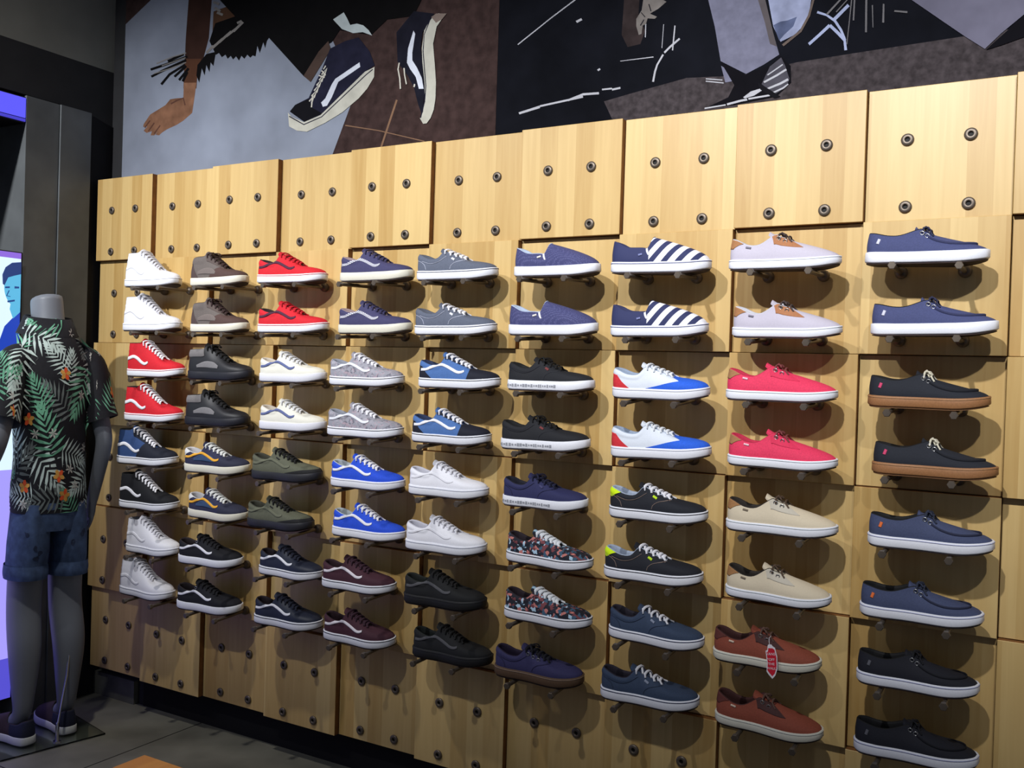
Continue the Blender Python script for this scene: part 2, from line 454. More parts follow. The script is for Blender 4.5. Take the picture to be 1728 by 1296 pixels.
ART_DRUM = [
('floor',[(2.312,2.292),(2.391,2.304),(2.579,2.33),(2.74,2.316),(2.899,2.332),(3.08,2.336),(3.472,2.343),(3.786,2.355),(3.792,2.163),(3.477,2.188),(2.727,2.187),(2.355,2.208)]),
('dark2',[(2.373,2.705),(2.424,2.695),(2.418,2.535),(2.442,2.491),(2.428,2.452),(2.386,2.449),(2.365,2.489)]),
('line',[(2.207,2.63),(2.113,2.581),(1.995,2.515),(1.998,2.512),(2.116,2.578),(2.209,2.626)]),
('line',[(2.011,2.285),(2.087,2.297),(2.084,2.305),(2.008,2.292)]),
('line',[(2.086,2.3),(2.163,2.306),(2.24,2.312),(2.239,2.318),(2.162,2.312),(2.085,2.306)]),
('line',[(2.189,2.307),(2.24,2.319),(2.295,2.316),(2.294,2.323),(2.238,2.326),(2.186,2.313)]),
('line',[(2.305,2.327),(2.339,2.326),(2.338,2.331),(2.304,2.332)]),
('line',[(2.339,2.322),(2.367,2.324),(2.366,2.33),(2.338,2.328)]),
('line',[(2.476,2.331),(2.481,2.36),(2.487,2.38),(2.505,2.408),(2.5,2.411),(2.482,2.383),(2.475,2.362),(2.47,2.333)]),
('line',[(2.508,2.412),(2.526,2.427),(2.555,2.447),(2.551,2.452),(2.522,2.432),(2.504,2.417)]),
('line',[(2.211,2.55),(2.229,2.556),(2.225,2.563),(2.206,2.557)]),
('line',[(2.5,2.5),(2.497,2.43),(2.499,2.429),(2.502,2.5)]),
('line',[(2.535,2.491),(2.53,2.418),(2.534,2.417),(2.539,2.49)]),
('line',[(2.442,2.513),(2.442,2.47),(2.445,2.469),(2.445,2.512)]),
('line',[(2.364,2.408),(2.472,2.405),(2.472,2.408),(2.363,2.41)]),
('line',[(2.638,2.311),(2.692,2.299),(2.692,2.302),(2.638,2.314)]),
('line',[(2.638,2.318),(2.688,2.308),(2.688,2.311),(2.638,2.321)]),
('line',[(2.29,2.388),(2.298,2.392),(2.294,2.397),(2.286,2.393)]),
('hand',[(2.412,2.53),(2.429,2.554),(2.433,2.586),(2.437,2.639),(2.495,2.629),(2.493,2.576),(2.508,2.566),(2.482,2.549),(2.456,2.539),(2.479,2.526),(2.472,2.521),(2.449,2.526),(2.444,2.509),(2.434,2.507),(2.431,2.482),(2.422,2.48),(2.413,2.507)]),
('line0',[(2.426,2.547),(2.44,2.53),(2.442,2.532),(2.428,2.548)]),
('line0',[(2.45,2.568),(2.458,2.545),(2.461,2.546),(2.453,2.569)]),
('line0',[(2.436,2.525),(2.425,2.509),(2.428,2.507),(2.439,2.523)]),
('pants',[(2.637,2.551),(2.614,2.659),(2.79,2.626),(2.805,2.523),(2.832,2.421),(2.85,2.36),(2.808,2.338),(2.757,2.318),(2.681,2.365),(2.66,2.468)]),
('pants2',[(2.784,2.526),(2.805,2.523),(2.832,2.421),(2.843,2.383),(2.823,2.394),(2.807,2.455)]),
('pants',[(2.683,2.351),(2.737,2.313),(2.716,2.302),(2.697,2.301)]),
('blacks',[(2.637,2.233),(2.707,2.257),(2.724,2.29),(2.679,2.366),(2.754,2.316),(2.828,2.335),(2.854,2.356),(2.883,2.324),(2.886,2.277),(2.846,2.243),(2.726,2.233)]),
('stripes',[(2.825,2.33),(2.856,2.351),(2.868,2.326),(2.881,2.288),(2.873,2.266),(2.842,2.25),(2.803,2.283)]),
('line',[(2.811,2.285),(2.847,2.3),(2.873,2.313),(2.87,2.318),(2.844,2.305),(2.808,2.29)]),
('line',[(2.821,2.265),(2.858,2.275),(2.879,2.284),(2.876,2.29),(2.855,2.281),(2.819,2.27)]),
('line',[(2.835,2.252),(2.865,2.262),(2.879,2.272),(2.877,2.275),(2.862,2.266),(2.833,2.256)]),
('line',[(2.82,2.305),(2.843,2.318),(2.862,2.329),(2.86,2.332),(2.841,2.321),(2.818,2.308)]),
('line',[(2.751,2.252),(2.773,2.266),(2.801,2.271),(2.807,2.266),(2.783,2.253),(2.756,2.248)]),
('line',[(2.638,2.231),(2.701,2.234),(2.7,2.238),(2.637,2.235)]),
('line',[(2.705,2.234),(2.747,2.24),(2.764,2.241),(2.762,2.247),(2.745,2.246),(2.704,2.24)]),
('line',[(2.767,2.243),(2.828,2.246),(2.827,2.251),(2.766,2.248)]),
('strap',[(2.792,2.289),(2.81,2.277),(2.858,2.241),(2.841,2.238),(2.8,2.268)]),
('drum',[(2.813,2.525),(2.798,2.624),(2.934,2.599),(2.934,2.501),(2.93,2.469),(2.918,2.434),(2.892,2.409),(2.853,2.395),(2.831,2.441)]),
('drumdark',[(2.831,2.445),(2.851,2.452),(2.87,2.452),(2.896,2.458),(2.887,2.433),(2.862,2.413),(2.849,2.399)]),
('rim',[(2.937,2.598),(2.937,2.5),(2.926,2.457),(2.905,2.419),(2.857,2.387),(2.862,2.381),(2.91,2.414),(2.932,2.454),(2.943,2.499),(2.943,2.597)]),
('stand',[(2.95,2.459),(2.976,2.447),(2.997,2.428),(3.013,2.402),(3.023,2.378),(3.027,2.346),(3.034,2.346),(3.029,2.379),(3.019,2.404),(3.002,2.432),(2.978,2.452),(2.952,2.465)]),
('stand',[(3.031,2.471),(2.993,2.437),(3,2.43),(3.037,2.464)]),
('stand',[(2.983,2.424),(2.957,2.402),(2.929,2.38),(2.934,2.373),(2.962,2.395),(2.989,2.417)]),
('stand',[(2.983,2.418),(3.004,2.395),(3.025,2.37),(3.031,2.375),(3.01,2.4),(2.989,2.423)]),
('dimline',[(3.04,2.483),(3.032,2.362),(3.034,2.361),(3.043,2.482)]),
('dimline',[(3.047,2.482),(3.046,2.424),(3.05,2.423),(3.051,2.48)]),
('dimline',[(3.077,2.476),(3.079,2.387),(3.084,2.386),(3.082,2.475)]),
('dimline',[(3.122,2.456),(3.122,2.406),(3.127,2.405),(3.126,2.455)]),
('dimline',[(3.094,2.457),(3.098,2.397),(3.1,2.396),(3.097,2.457)]),
('dimline',[(3.012,2.489),(2.975,2.453),(2.979,2.449),(3.015,2.485)]),
('dimline',[(3.151,2.43),(3.184,2.421),(3.184,2.426),(3.152,2.434)]),
('dimline',[(3.031,2.485),(3.001,2.455),(3.003,2.452),(3.033,2.483)]),
('canvas',[(3.19,2.457),(3.103,2.567),(3.772,2.44),(3.62,2.441),(3.456,2.373),(3.407,2.334),(3.371,2.3),(3.326,2.337),(3.268,2.388)]),
('blacks',[(3.373,2.297),(3.456,2.37),(3.62,2.438),(3.645,2.394),(3.473,2.321),(3.408,2.304)]),
]

# ------------------------------------------------------------------ setting
CONC = mat('floor_concrete', (118, 116, 104), 0.5, noise=0.35, scale=3.5, bump=0.05)
PLASTER = mat('dark_plaster', (38, 38, 40), 0.85, noise=0.12, scale=12)
GREYW = mat('grey_plaster', (122, 122, 114), 0.85, noise=0.1, scale=6)
PILM = mat('pilaster_concrete', (98, 102, 104), 0.6, noise=0.25, scale=5)
BLACK = mat('black_recess', (14, 13, 13), 0.8, noise=0.1)

fl = MB().box(-1.6, 5.6, -4.6, WALL_Y + 0.2, -0.06, 0.0, CONC)
for gx in (0.62, 1.82, 3.02, 4.22):
    fl.box(gx - 0.002, gx + 0.002, -4.6, WALL_Y, -0.001, 0.0006, BLACK)
for gy in (-0.62, -1.82, -3.02):
    fl.box(-0.03, 5.6, gy - 0.002, gy + 0.002, -0.001, 0.0006, BLACK)
struct('floor', fl, 'dark grey concrete tile floor of the shop')
struct('wall_back', MB().box(-0.2, 5.6, WALL_Y, WALL_Y + 0.15, 0.0, 3.6, PLASTER),
       'dark wall behind the wooden panels and posters')
struct('wall_left', MB().box(-0.35, -0.03, -0.05, WALL_Y, 0.0, 2.49, PLASTER)
       .box(-0.35, -0.03, -3.0, WALL_Y, 2.49, 2.69, PLASTER)
       .box(-0.35, -0.03, -3.0, WALL_Y, 2.69, 3.6, GREYW)
       .box(-0.35, -0.20, -3.0, -0.337, 0.0, 2.49, BLACK), 'dark left side wall with a paler band above the header')
pl = MB().box(-0.30, -0.012, -0.19, -0.05, 0.0, 2.485, PILM).box(-0.30, -0.02, -0.335, -0.193, 0.0, 2.485, PILM)
struct('trim_1', pl, 'grey concrete pilaster between the lit window and the panels')
struct('baseboard_back', MB().box(0.27, 5.6, WALL_Y - 0.004, WALL_Y - 0.0005, 0.0, 0.14, BLACK),
       'black recessed kick strip under the wooden panels')
cb = MB().box(-0.03, 0.232, WALL_Y - 0.022, WALL_Y - 0.0005, 0.0, 0.098, mat('curb_concrete', (92, 92, 84), 0.7, noise=0.2, scale=14))
struct('baseboard_corner', cb, 'short grey concrete skirting block in the corner')

# shop-window fittings on the left: light box, glowing strip
fr = MB().box(-0.16, -0.021, -1.6, -0.3365, 0.085, 1.862, mat('lightbox_frame', (22, 22, 30), 0.4))
lb = fr.build('lightbox', smooth=False)
tag(lb, 'tall backlit poster of a man in a blue shirt behind the mannequin', 'lightbox')
LBX = -0.0202
g = MB()


def lpoly(m, pts, k):
    """flat shape on the light box face, pts = (y, z)"""
    x = LBX + 0.0005 * k
    vs = [Vector((x, a, b)) for a, b in pts]
    tri = tessellate_polygon([vs])
    g.add(vs, tri, m)


lpoly(glow('lb_white', (214, 236, 255), 1.15), [(-1.58, 1.0), (-0.342, 1.0), (-0.342, 1.845), (-1.58, 1.845)], 0)
lpoly(glow('lb_lilac', (170, 160, 255), 1.0), [(-1.58, 0.25), (-0.342, 0.25), (-0.342, 1.0), (-1.58, 1.0)], 0)
lpoly(glow('lb_violet_glow', (92, 86, 220), 0.9), [(-1.58, 0.09), (-0.342, 0.09), (-0.342, 0.25), (-1.58, 0.25)], 0)  # violet reflected glow at the light box foot, put in as an emissive colour
lpoly(glow('lb_edge', (150, 110, 235), 0.9), [(-1.58, 1.835), (-0.342, 1.835), (-0.342, 1.858), (-1.58, 1.858)], 1)


def ell(cy, cz, ry, rz, n=20, a0=0.0, a1=2 * math.pi):
    return [(cy + ry * math.cos(a0 + (a1 - a0) * i / n), cz + rz * math.sin(a0 + (a1 - a0) * i / n)) for i in range(n)]


SKN = glow('lb_skin', (96, 196, 240), 0.9)


def lp(s):
    return [(-0.342 - (40 - x) * 0.0024, 1.846 - (y - 427) / 438.0) for x, y in s]


lpoly(glow('lb_shirt', (30, 74, 205), 0.8), lp([(40, 516), (30, 532), (14, 550), (6, 575), (7, 604), (14, 622), (22, 634), (40, 640)]), 2)
lpoly(SKN, lp([(7, 602), (0, 630), (-8, 664), (-8, 700), (4, 690), (16, 660), (24, 632), (14, 620)]), 3)
lpoly(SKN, lp([(24, 506), (40, 512), (40, 524), (28, 536), (22, 520)]), 3)
lpoly(SKN, ell(-0.349, 1.722, 0.061, 0.082, 24, math.pi * 0.5, math.pi * 1.5) + [(-0.342, 1.64), (-0.342, 1.80)], 4)
lpoly(glow('lb_hair', (22, 70, 150), 0.6), lp([(9, 478), (8, 462), (13, 449), (24, 440), (40, 437), (40, 458), (28, 462), (18, 466), (12, 480)]), 5)
FEA = glow('lb_feature', (24, 84, 170), 0.6)
lpoly(FEA, lp([(13, 482), (21, 481), (21, 484), (13, 485)]), 6)
lpoly(FEA, lp([(29, 480), (37, 480), (37, 483), (29, 484)]), 6)
lpoly(FEA, lp([(17, 506), (30, 503), (30, 506), (18, 509)]), 6)
lpoly(FEA, lp([(19, 488), (21, 488), (17, 497), (23, 498), (22, 499), (15, 498)]), 6)
lpoly(glow('lb_black', (16, 20, 60), 0.4), lp([(24, 636), (40, 640), (40, 700), (20, 700), (18, 660)]), 2)
g.build('backlit_print', lb, smooth=False)

ns = MB().box(-0.19, -0.026, -1.6, -0.3365, 2.375, 2.478, mat('strip_housing', (20, 20, 28), 0.5))
nso = ns.build('strip_light', smooth=False)
tag(nso, 'violet glowing strip light under the header at upper left', 'light')
d = MB().box(-0.026, -0.021, -1.59, -0.338, 2.395, 2.473, glow('violet_diffuser', (96, 92, 255), 1.0))
d.box(-0.026, -0.021, -1.59, -0.338, 2.380, 2.391, glow('violet_diffuser_low', (72, 66, 210), 0.9))
d.build('diffuser', nso, smooth=False)

# ------------------------------------------------------------------ posters above the panels
PY = WALL_Y - 0.0005


def poster(name, label, x0, x1, z0, z1, base, art, pal):
    mb = MB()
    mb.box(x0, x1, PY - 0.004, PY, z0, z1, base)
    for k, (mk, pts) in enumerate(art):
        y = PY - 0.0042 - 0.00006 * k
        vs = [Vector((min(max(a, x0), x1), y, min(max(b, z0), z1))) for a, b in pts]
        mb.add(vs, tessellate_polygon([vs]), pal[mk])
    o = mb.build(name, smooth=False)
    tag(o, label, 'poster')
    return o


def pm(key, rgb, **k):
    return mat('print_' + key, rgb, 0.9, scale=k.get('scale', 18), noise=k.get('noise', 0.12), bump=0, spec=0.08)


PAL = dict(board=pm('board', (124, 130, 143), scale=5, noise=0.15), tan=pm('tan', (120, 92, 72)), plum=pm('plum', (84, 66, 70), scale=10),
           shade=pm('shade', (128, 132, 136)), arm=pm('arm', (52, 34, 28)), arm2=pm('arm2', (78, 50, 36)), skin=pm('skin', (118, 84, 64), noise=0.3),
           skin2=pm('skin2', (84, 56, 46)), skin3=pm('skin3', (74, 52, 38)), black=pm('black', (12, 11, 12)), grey=pm('grey', (120, 116, 112)),
           ankle=pm('ankle', (70, 56, 50)), cloth=pm('cloth', (176, 186, 186)), navy=pm('navy', (30, 30, 46), noise=0.25), navy2=pm('navy2', (24, 24, 34), noise=0.25),
           blackshoe=pm('blackshoe', (16, 16, 20)), cream=pm('cream', (178, 176, 164)), white=pm('white', (196, 200, 210)), lace=pm('lace', (190, 186, 174)),
           sole=pm('sole', (120, 106, 98)), screw=pm('screw', (190, 190, 190)))
PALB = dict(floor=pm('drumfloor', (62, 56, 58), scale=60, noise=0.35), dark2=pm('dark2', (46, 38, 38), noise=0.4), haze=pm('haze', (38, 42, 54), scale=6, noise=0.3),
            line=pm('line', (172, 172, 178)), line0=pm('line0', (30, 30, 34)), hand=pm('hand', (112, 106, 102), noise=0.3), pants=pm('pants', (108, 108, 126), scale=40),
            pants2=pm('pants2', (84, 78, 80)), blacks=pm('blacks', (14, 13, 18)), stripes=pm('stripes', (72, 70, 78), noise=0.3), strap=pm('strap', (20, 19, 24)),
            drum=pm('drum', (140, 146, 172), noise=0.25), drumdark=pm('drumdark', (84, 92, 120), noise=0.4), rim=pm('rim', (96, 84, 78)), stand=pm('stand', (150, 158, 186)),
            dimline=pm('dimline', (100, 98, 100)), canvas=pm('canvas', (100, 98, 114), scale=14))
poster('wall_poster', 'left poster above the panels: hand on the ground and two dark sneakers', 0.045, 1.921, 2.05, 3.35,
       pm('brown', (56, 42, 40), scale=30, noise=0.3), ART_DANCER, PAL)
poster('wall_poster', 'dark right poster above the panels: drum, trouser leg and foot', 1.922, 5.0, 2.05, 3.35,
       pm('nightblue', (15, 16, 22), scale=8, noise=0.3), ART_DRUM, PALB)

# ------------------------------------------------------------------ shoes
# A shoe lies along +x (heel at x = 0, toe at x = LEN), y across, z up; the outer side faces -y.
LEN = 0.29
BASE = [(0.000, 0.000), (0.0035, 0.016), (0.018, 0.031), (0.055, 0.037), (0.090, 0.036), (0.120, 0.037),
        (0.155, 0.042), (0.190, 0.047), (0.225, 0.047), (0.259, 0.038), (0.281, 0.021), (0.288, 0.000)]


def rimset(hx, hh, ah, tx, th, vx, vz, q=0.2, toe=0.022, sole=0.030, ax=0.078, tw=0.021):
    sq = lambda z: sole + (z - sole) * 0.88
    hh, ah, th, vz = sq(hh), sq(ah), sq(th), sq(vz)
    dz = lambda t: th + (vz - th) * t
    lx = lambda t: tx + (vx - tx) * t
    r = [(hx, 0, hh), (hx + 0.004, 0.014, hh), (hx + 0.020, 0.025, hh - (hh - ah) * 0.25), (ax - 0.026, 0.029, ah + (hh - ah) * 0.15),
         (ax + 0.006, 0.028, ah + (th - ah) * 0.12), (tx, tw, th), (lx(.33), 0.017, dz(.33)), (lx(.66), 0.014, dz(.66)),
         (lx(.90), 0.011, dz(.92)), (lx(.97), 0.007, vz), (vx, 0.004, vz), (vx + 0.001, 0.0, vz)]
    return dict(rim=r, q=q, toe=toe, sole=sole, th=th, tx=tx, vx=vx, vz=vz, hh=hh, ah=ah)


TYPES = {
    'hi': rimset(0.010, 0.150, 0.150, 0.098, 0.158, 0.196, 0.072, sole=0.029, tw=0.024),
    'boot': rimset(0.008, 0.122, 0.126, 0.100, 0.136, 0.196, 0.068, sole=0.030, tw=0.024),
    'low': rimset(0.003, 0.094, 0.076, 0.108, 0.112, 0.194, 0.066, sole=0.029),
    'era': rimset(0.003, 0.092, 0.071, 0.108, 0.100, 0.186, 0.066, sole=0.029),
    'boat': rimset(0.004, 0.090, 0.066, 0.122, 0.098, 0.164, 0.082, q=0.42, toe=0.014, sole=0.025),
    'moc': rimset(0.003, 0.086, 0.074, 0.128, 0.094, 0.160, 0.080, q=0.50, toe=0.014, sole=0.028),
}
s = rimset(0.003, 0.099, 0.074, 0.108, 0.074, 0.130, 0.104, q=0.34, sole=0.030)
s['rim'][4:] = [(0.096, 0.030, 0.070), (0.1105, 0.029, 0.0685), (0.1165, 0.026, 0.078), (0.1200, 0.022, 0.088), (0.1225, 0.017, 0.096),
                (0.1245, 0.011, 0.1005), (0.1255, 0.005, 0.102), (0.1258, 0.0, 0.1025)]
TYPES['slip'] = s


def cr(pts, u):
    """Catmull-Rom through pts, u in 0..1"""
    n = len(pts) - 1
    t = min(max(u, 0.0), 1.0) * n
    i = min(int(t), n - 1)
    f = t - i

    def g(k):
        if k < 0:
            a, b = pts[0], pts[1]
            return [2 * x - y for x, y in zip(a, b)]
        if k > n:
            a, b = pts[n], pts[n - 1]
            return [2 * x - y for x, y in zip(a, b)]
        return pts[k]
    p0, p1, p2, p3 = g(i - 1), g(i), g(i + 1), g(i + 2)
    return [0.5 * (2 * b + (c - a) * f + (2 * a - 5 * b + 4 * c - d) * f * f + (3 * b - a - 3 * c + d) * f ** 3)
            for a, b, c, d in zip(p0, p1, p2, p3)]


NU, NV = 44, 13


class Last:
    """the surface of one kind of shoe"""

    def __init__(self, kind):
        self.k = TYPES[kind]
        self.kind = kind
        # mirrored ends give clean tangents at heel and toe
        b = BASE
        self.base = b
        mb = MB()
        rows = [[self.S(i / NU, j / (NV * 1.0), -1) for j in range(NV + 1)] for i in range(NU + 1)]
        mb.grid(rows, None)
        self.bvh = BVHTree.FromPolygons([Vector(v) for v in mb.v], mb.f)

    def spring(self, x):
        return 0.012 * max(0.0, (x - 0.20) / 0.09) ** 2 + 0.003 * max(0.0, (0.03 - x) / 0.03) ** 2

    def rise(self, x):
        return 0.007 * max(0.0, (x - 0.19) / 0.10) ** 2 + 0.002 * max(0.0, (0.06 - x) / 0.06)

    def outline(self, u, off=0.0):
        a = cr(self.base, u)
        e = 1e-3
        p, q = cr(self.base, u - e if u > e else 0), cr(self.base, u + e if u < 1 - e else 1)
        tx, ty = q[0] - p[0], q[1] - p[1]
        l = math.hypot(tx, ty) or 1
        nx, ny = -ty / l, tx / l
        if u <= 0:
            nx, ny = -1, 0
        if u >= 1:
            nx, ny = 1, 0
        return a[0] + nx * off, max(a[1] + ny * off, 0.0 if u in (0, 1) else 1e-4)

    def S(self, u, v, side=-1, off=0.0):
        k = self.k
        bx, by = self.outline(u, 0.0)
        rx, ry, rz = cr(k['rim'], u)
        by, ry = max(by, 0), max(ry, 0)
        z0 = k['sole'] - 0.004 + self.rise(bx)
        h = rz - z0
        fan = min(1.0, max(0.0, (u - 0.40) / 0.30))
        fan = fan * fan * (3 - 2 * fan)
        sx, sy = 0.0, 0.0
        n = self._on(u)
        p1s = (bx + n[0] * 0.003, by + n[1] * 0.003, z0 + 0.38 * h)
        p1f = (bx + n[0] * 0.002, by + n[1] * 0.002, z0 + min(k['toe'], 0.6 * h) * (1.0 + 0.9 * (1 - u)))
        p2s = (rx + n[0] * 0.003, ry + n[1] * 0.004, rz - 0.33 * h)
        p2f = (rx + 0.55 * (bx - rx), ry + 0.62 * (by - ry), rz - k['q'] * h)
        p1 = [a + (b - a) * fan for a, b in zip(p1s, p1f)]
        p2 = [a + (b - a) * fan for a, b in zip(p2s, p2f)]
        w = 1 - v
        c = [w ** 3 * a + 3 * w * w * v * b + 3 * w * v * v * d + v ** 3 * e
             for a, b, d, e in zip((bx, by, z0), p1, p2, (rx, ry, rz))]
        if self.kind in ('hi',) and u < 0.42:
            zz = c[2]
            amp = 0.0022 * min(1, max(0, (zz - 0.095) / 0.01)) * min(1, (0.42 - u) / 0.06)
            o = amp * abs(math.sin((zz - 0.095) / 0.018 * math.pi))
            c[0] += n[0] * o
            c[1] += n[1] * o
        elif self.kind in ('low', 'era', 'boot') and u < 0.46:
            t = max(0.0, (v - 0.66) / 0.34)
            o = 0.0028 * math.sin(min(1, t) * math.pi) * min(1, (0.46 - u) / 0.10)
            c[0] += n[0] * o
            c[1] += n[1] * o
        if off:
            e = 1e-3
            pu = Vector(self.S(min(u + e, 1), v, -1)) - Vector(self.S(max(u - e, 0), v, -1))
            pv = Vector(self.S(u, min(v + e, 1), -1)) - Vector(self.S(u, max(v - e, 0), -1))
            nn = pu.cross(pv)
            if nn.length > 1e-12:
                nn.normalize()
                ref = Vector((n[0], -n[1], 0.5))
                if nn.dot(ref) < 0:
                    nn = -nn
                c = [c[0] + nn.x * off, max(c[1] - nn.y * off, 0 if u > 1e-6 and u < 1 - 1e-6 else 0), c[2] + nn.z * off]
        return (c[0], side * c[1], c[2])

    def _on(self, u):
        e = 2e-3
        p, q = cr(self.base, max(u - e, 0)), cr(self.base, min(u + e, 1))
        tx, ty = q[0] - p[0], q[1] - p[1]
        l = math.hypot(tx, ty) or 1
        if u <= 0:
            return (-1, 0)
        if u >= 1:
            return (1, 0)
        return (-ty / l, tx / l)

    def ring(self, v, off=0.0, n=NU):
        a = [self.S(i / n, v, -1, off) for i in range(n + 1)]
        b = [self.S(i / n, v, 1, off) for i in range(n - 1, 0, -1)]
        return a + b

    def side(self, x, z, off=0.0011):
        """point of the outer side at height z seen from the side"""
        hit, nrm, _, _ = self.bvh.ray_cast(Vector((x, -0.3, z)), Vector((0, 1, 0)))
        if hit is None:
            hit, nrm, _, _ = self.bvh.find_nearest(Vector((x, -0.03, z)))
        if nrm.y > 0:
            nrm = -nrm
        return tuple(hit + nrm * off)

    # ---- parts -------------------------------------------------------------
    def upper(self, m):
        mb = MB()
        mb.grid([self.ring(j / NV) for j in range(NV + 1)], m, closed=True)
        return mb.mesh('upper')

    def lining(self, m):
        mb = MB()
        r0 = self.ring(1.0)
        rows = [r0]
        n = len(r0)
        cx = sum(p[0] for p in r0) / n
        rows.append([(p[0] + (0.0015 if p[0] < 0.05 else 0), p[1] * 0.93, p[2] + 0.0022) for p in r0])
        rows.append([(p[0] + (0.004 if p[0] < 0.05 else -0.001), p[1] * 0.82, p[2] - 0.004) for p in r0])
        zb = self.k['sole'] + 0.004
        bot = self.ring(0.12)
        for t in (0.35, 0.7, 1.0):
            rows.append([(a[0] + (b[0] * 0.96 + 0.006 - a[0]) * t * 0.9, a[1] * 0.85 + (b[1] * 0.84 - a[1] * 0.85) * t * 0.8,
                          max(zb, (a[2] - 0.004) + (zb - a[2] + 0.004) * t)) for a, b in zip(r0, bot)])
        mb.grid(rows, m, closed=True, flip=True)
        mb.cap(rows[-1], m)
        return mb.mesh('lining')

    def sole(self, m):
        mb = MB()
        nb = 60

        def ringz(off, f, ztop):
            out = []
            for sd, rng in ((-1, range(nb + 1)), (1, range(nb - 1, 0, -1))):
                for i in rng:
                    x, y = self.outline(i / nb, off)
                    z = self.spring(x) * (1 - f) + f * (self.k['sole'] + self.rise(x)) if ztop is None else ztop
                    out.append((x, sd * y, z))
            return out
        rows = [ringz(0.0005, 0.0, None), ringz(0.0033, 0.05, None), ringz(0.0048, 0.14, None), ringz(0.0044, 0.5, None), ringz(0.0040, 0.94, None),
                ringz(0.0026, 1.0, None), ringz(-0.004, 0.97, None)]
        mb.grid(rows, m, closed=True)
        mb.cap(rows[-1], m)
        mb.cap(rows[0], m, True)
        return mb.mesh('sole')

    def outsole(self, m):
        mb = MB()
        nb = 50
        rows = []
        for off, dz in ((-0.006, 0.0002), (0.0006, -0.0012), (0.0004, -0.0034), (-0.006, -0.0036)):
            out = []
            for sd, rng in ((-1, range(nb + 1)), (1, range(nb - 1, 0, -1))):
                for i in rng:
                    x, y = self.outline(i / nb, off)
                    out.append((x, sd * y, self.spring(x) + dz))
            rows.append(out)
        mb.grid(rows, m, closed=True)
        mb.cap(rows[-1], m, True)
        return mb.mesh('outsole')

    def band(self, f0, f1, m, name='foxing_stripe', off=0.0049):
        mb = MB()
        nb = 60
        rows = []
        for f, o in ((f0, 0.0035), (f0, off), (f1, off), (f1, 0.0035)):
            out = []
            for sd, rng in ((-1, range(nb + 1)), (1, range(nb - 1, 0, -1))):
                for i in rng:
                    x, y = self.outline(i / nb, o)
                    out.append((x, sd * y, self.spring(x) * (1 - f) + f * (self.k['sole'] + self.rise(x))))
            rows.append(out)
        mb.grid(rows, m, closed=True)
        return mb.mesh(name)

    def print_marks(self, m):
        """row of grey lettering-like marks along the outer sole edge"""
        mb = MB()
        rnd = random.Random(5)
        u = 0.10
        while u < 0.62:
            du = rnd.uniform(0.012, 0.022)
            fa, fb = (0.30, 0.62) if rnd.random() < 0.6 else (0.36, 0.56)
            a, b = self.outline(u, 0.0054), self.outline(u + du, 0.0054)
            H = self.k['sole']
            mb.add([(a[0], -a[1], fa * H), (b[0], -b[1], fa * H), (b[0], -b[1], fb * H), (a[0], -a[1], fb * H)], [(0, 1, 2, 3)], m)
            u += du + rnd.uniform(0.004, 0.012)
        return mb.mesh('sole_print', False)

    def patch(self, name, ua, ub, v0, v1, m, off=0.0010, nu=18, nv=10):
        """overlay following the surface on both sides; ua, ub are functions of v"""
        mb = MB()
        fa = ua if callable(ua) else (lambda v: ua)
        fb = ub if callable(ub) else (lambda v: ub)
        for side in (-1, 1):
            rows = []
            for j in range(nv + 1):
                v = v0 + (v1 - v0) * j / nv
                a, b = fa(v), fb(v)
                rows.append([self.S(a + (b - a) * i / nu, v, side, off) for i in range(nu + 1)])
            # turned-in rim so that the overlay has thickness
            rows.insert(0, [self.S(fa(v0) + (fb(v0) - fa(v0)) * i / nu, v0, side, 0) for i in range(nu + 1)])
            rows.append([self.S(fa(v1) + (fb(v1) - fa(v1)) * i / nu, v1, side, 0) for i in range(nu + 1)])
            mb.grid(rows, m)
        return mb.mesh(name)

    def strip(self, name, pts, wid, m, n=34, off=0.0014, checker=None, across=3):
        """ribbon along side-view points (x, z) with width(s) wid on the outer side"""
        P_ = [cr([(a, 0.031 + (b - 0.031) * 0.88) for a, b in pts], i / n) for i in range(n + 1)]
        mb = MB()
        rows = []
        for i, p in enumerate(P_):
            a, b = P_[max(i - 1, 0)], P_[min(i + 1, n)]
            dx, dz = b[0] - a[0], b[1] - a[1]
            l = math.hypot(dx, dz) or 1
            nx, nz = -dz / l, dx / l
            ww = cr([(q,) for q in wid], i / n)[0] if isinstance(wid, (list, tuple)) else wid
            row = []
            for j in range(across + 1):
                t = (j / across - 0.5) * ww
                row.append(self.side(p[0] + nx * t, p[1] + nz * t, off))
            q0 = self.side(p[0] - nx * 0.5 * ww, p[1] - nz * 0.5 * ww, 0.0)
            q1 = self.side(p[0] + nx * 0.5 * ww, p[1] + nz * 0.5 * ww, 0.0)
            rows.append([q0] + row + [q1])
        if checker is None:
            mb.grid(rows, m)
        else:
            for i in range(n):
                for j in range(len(rows[0]) - 1):
                    mb.add([rows[i][j], rows[i][j + 1], rows[i + 1][j + 1], rows[i + 1][j]], [(0, 1, 2, 3)],
                           m if (i + j) % 2 else checker)
        return mb.mesh(name)

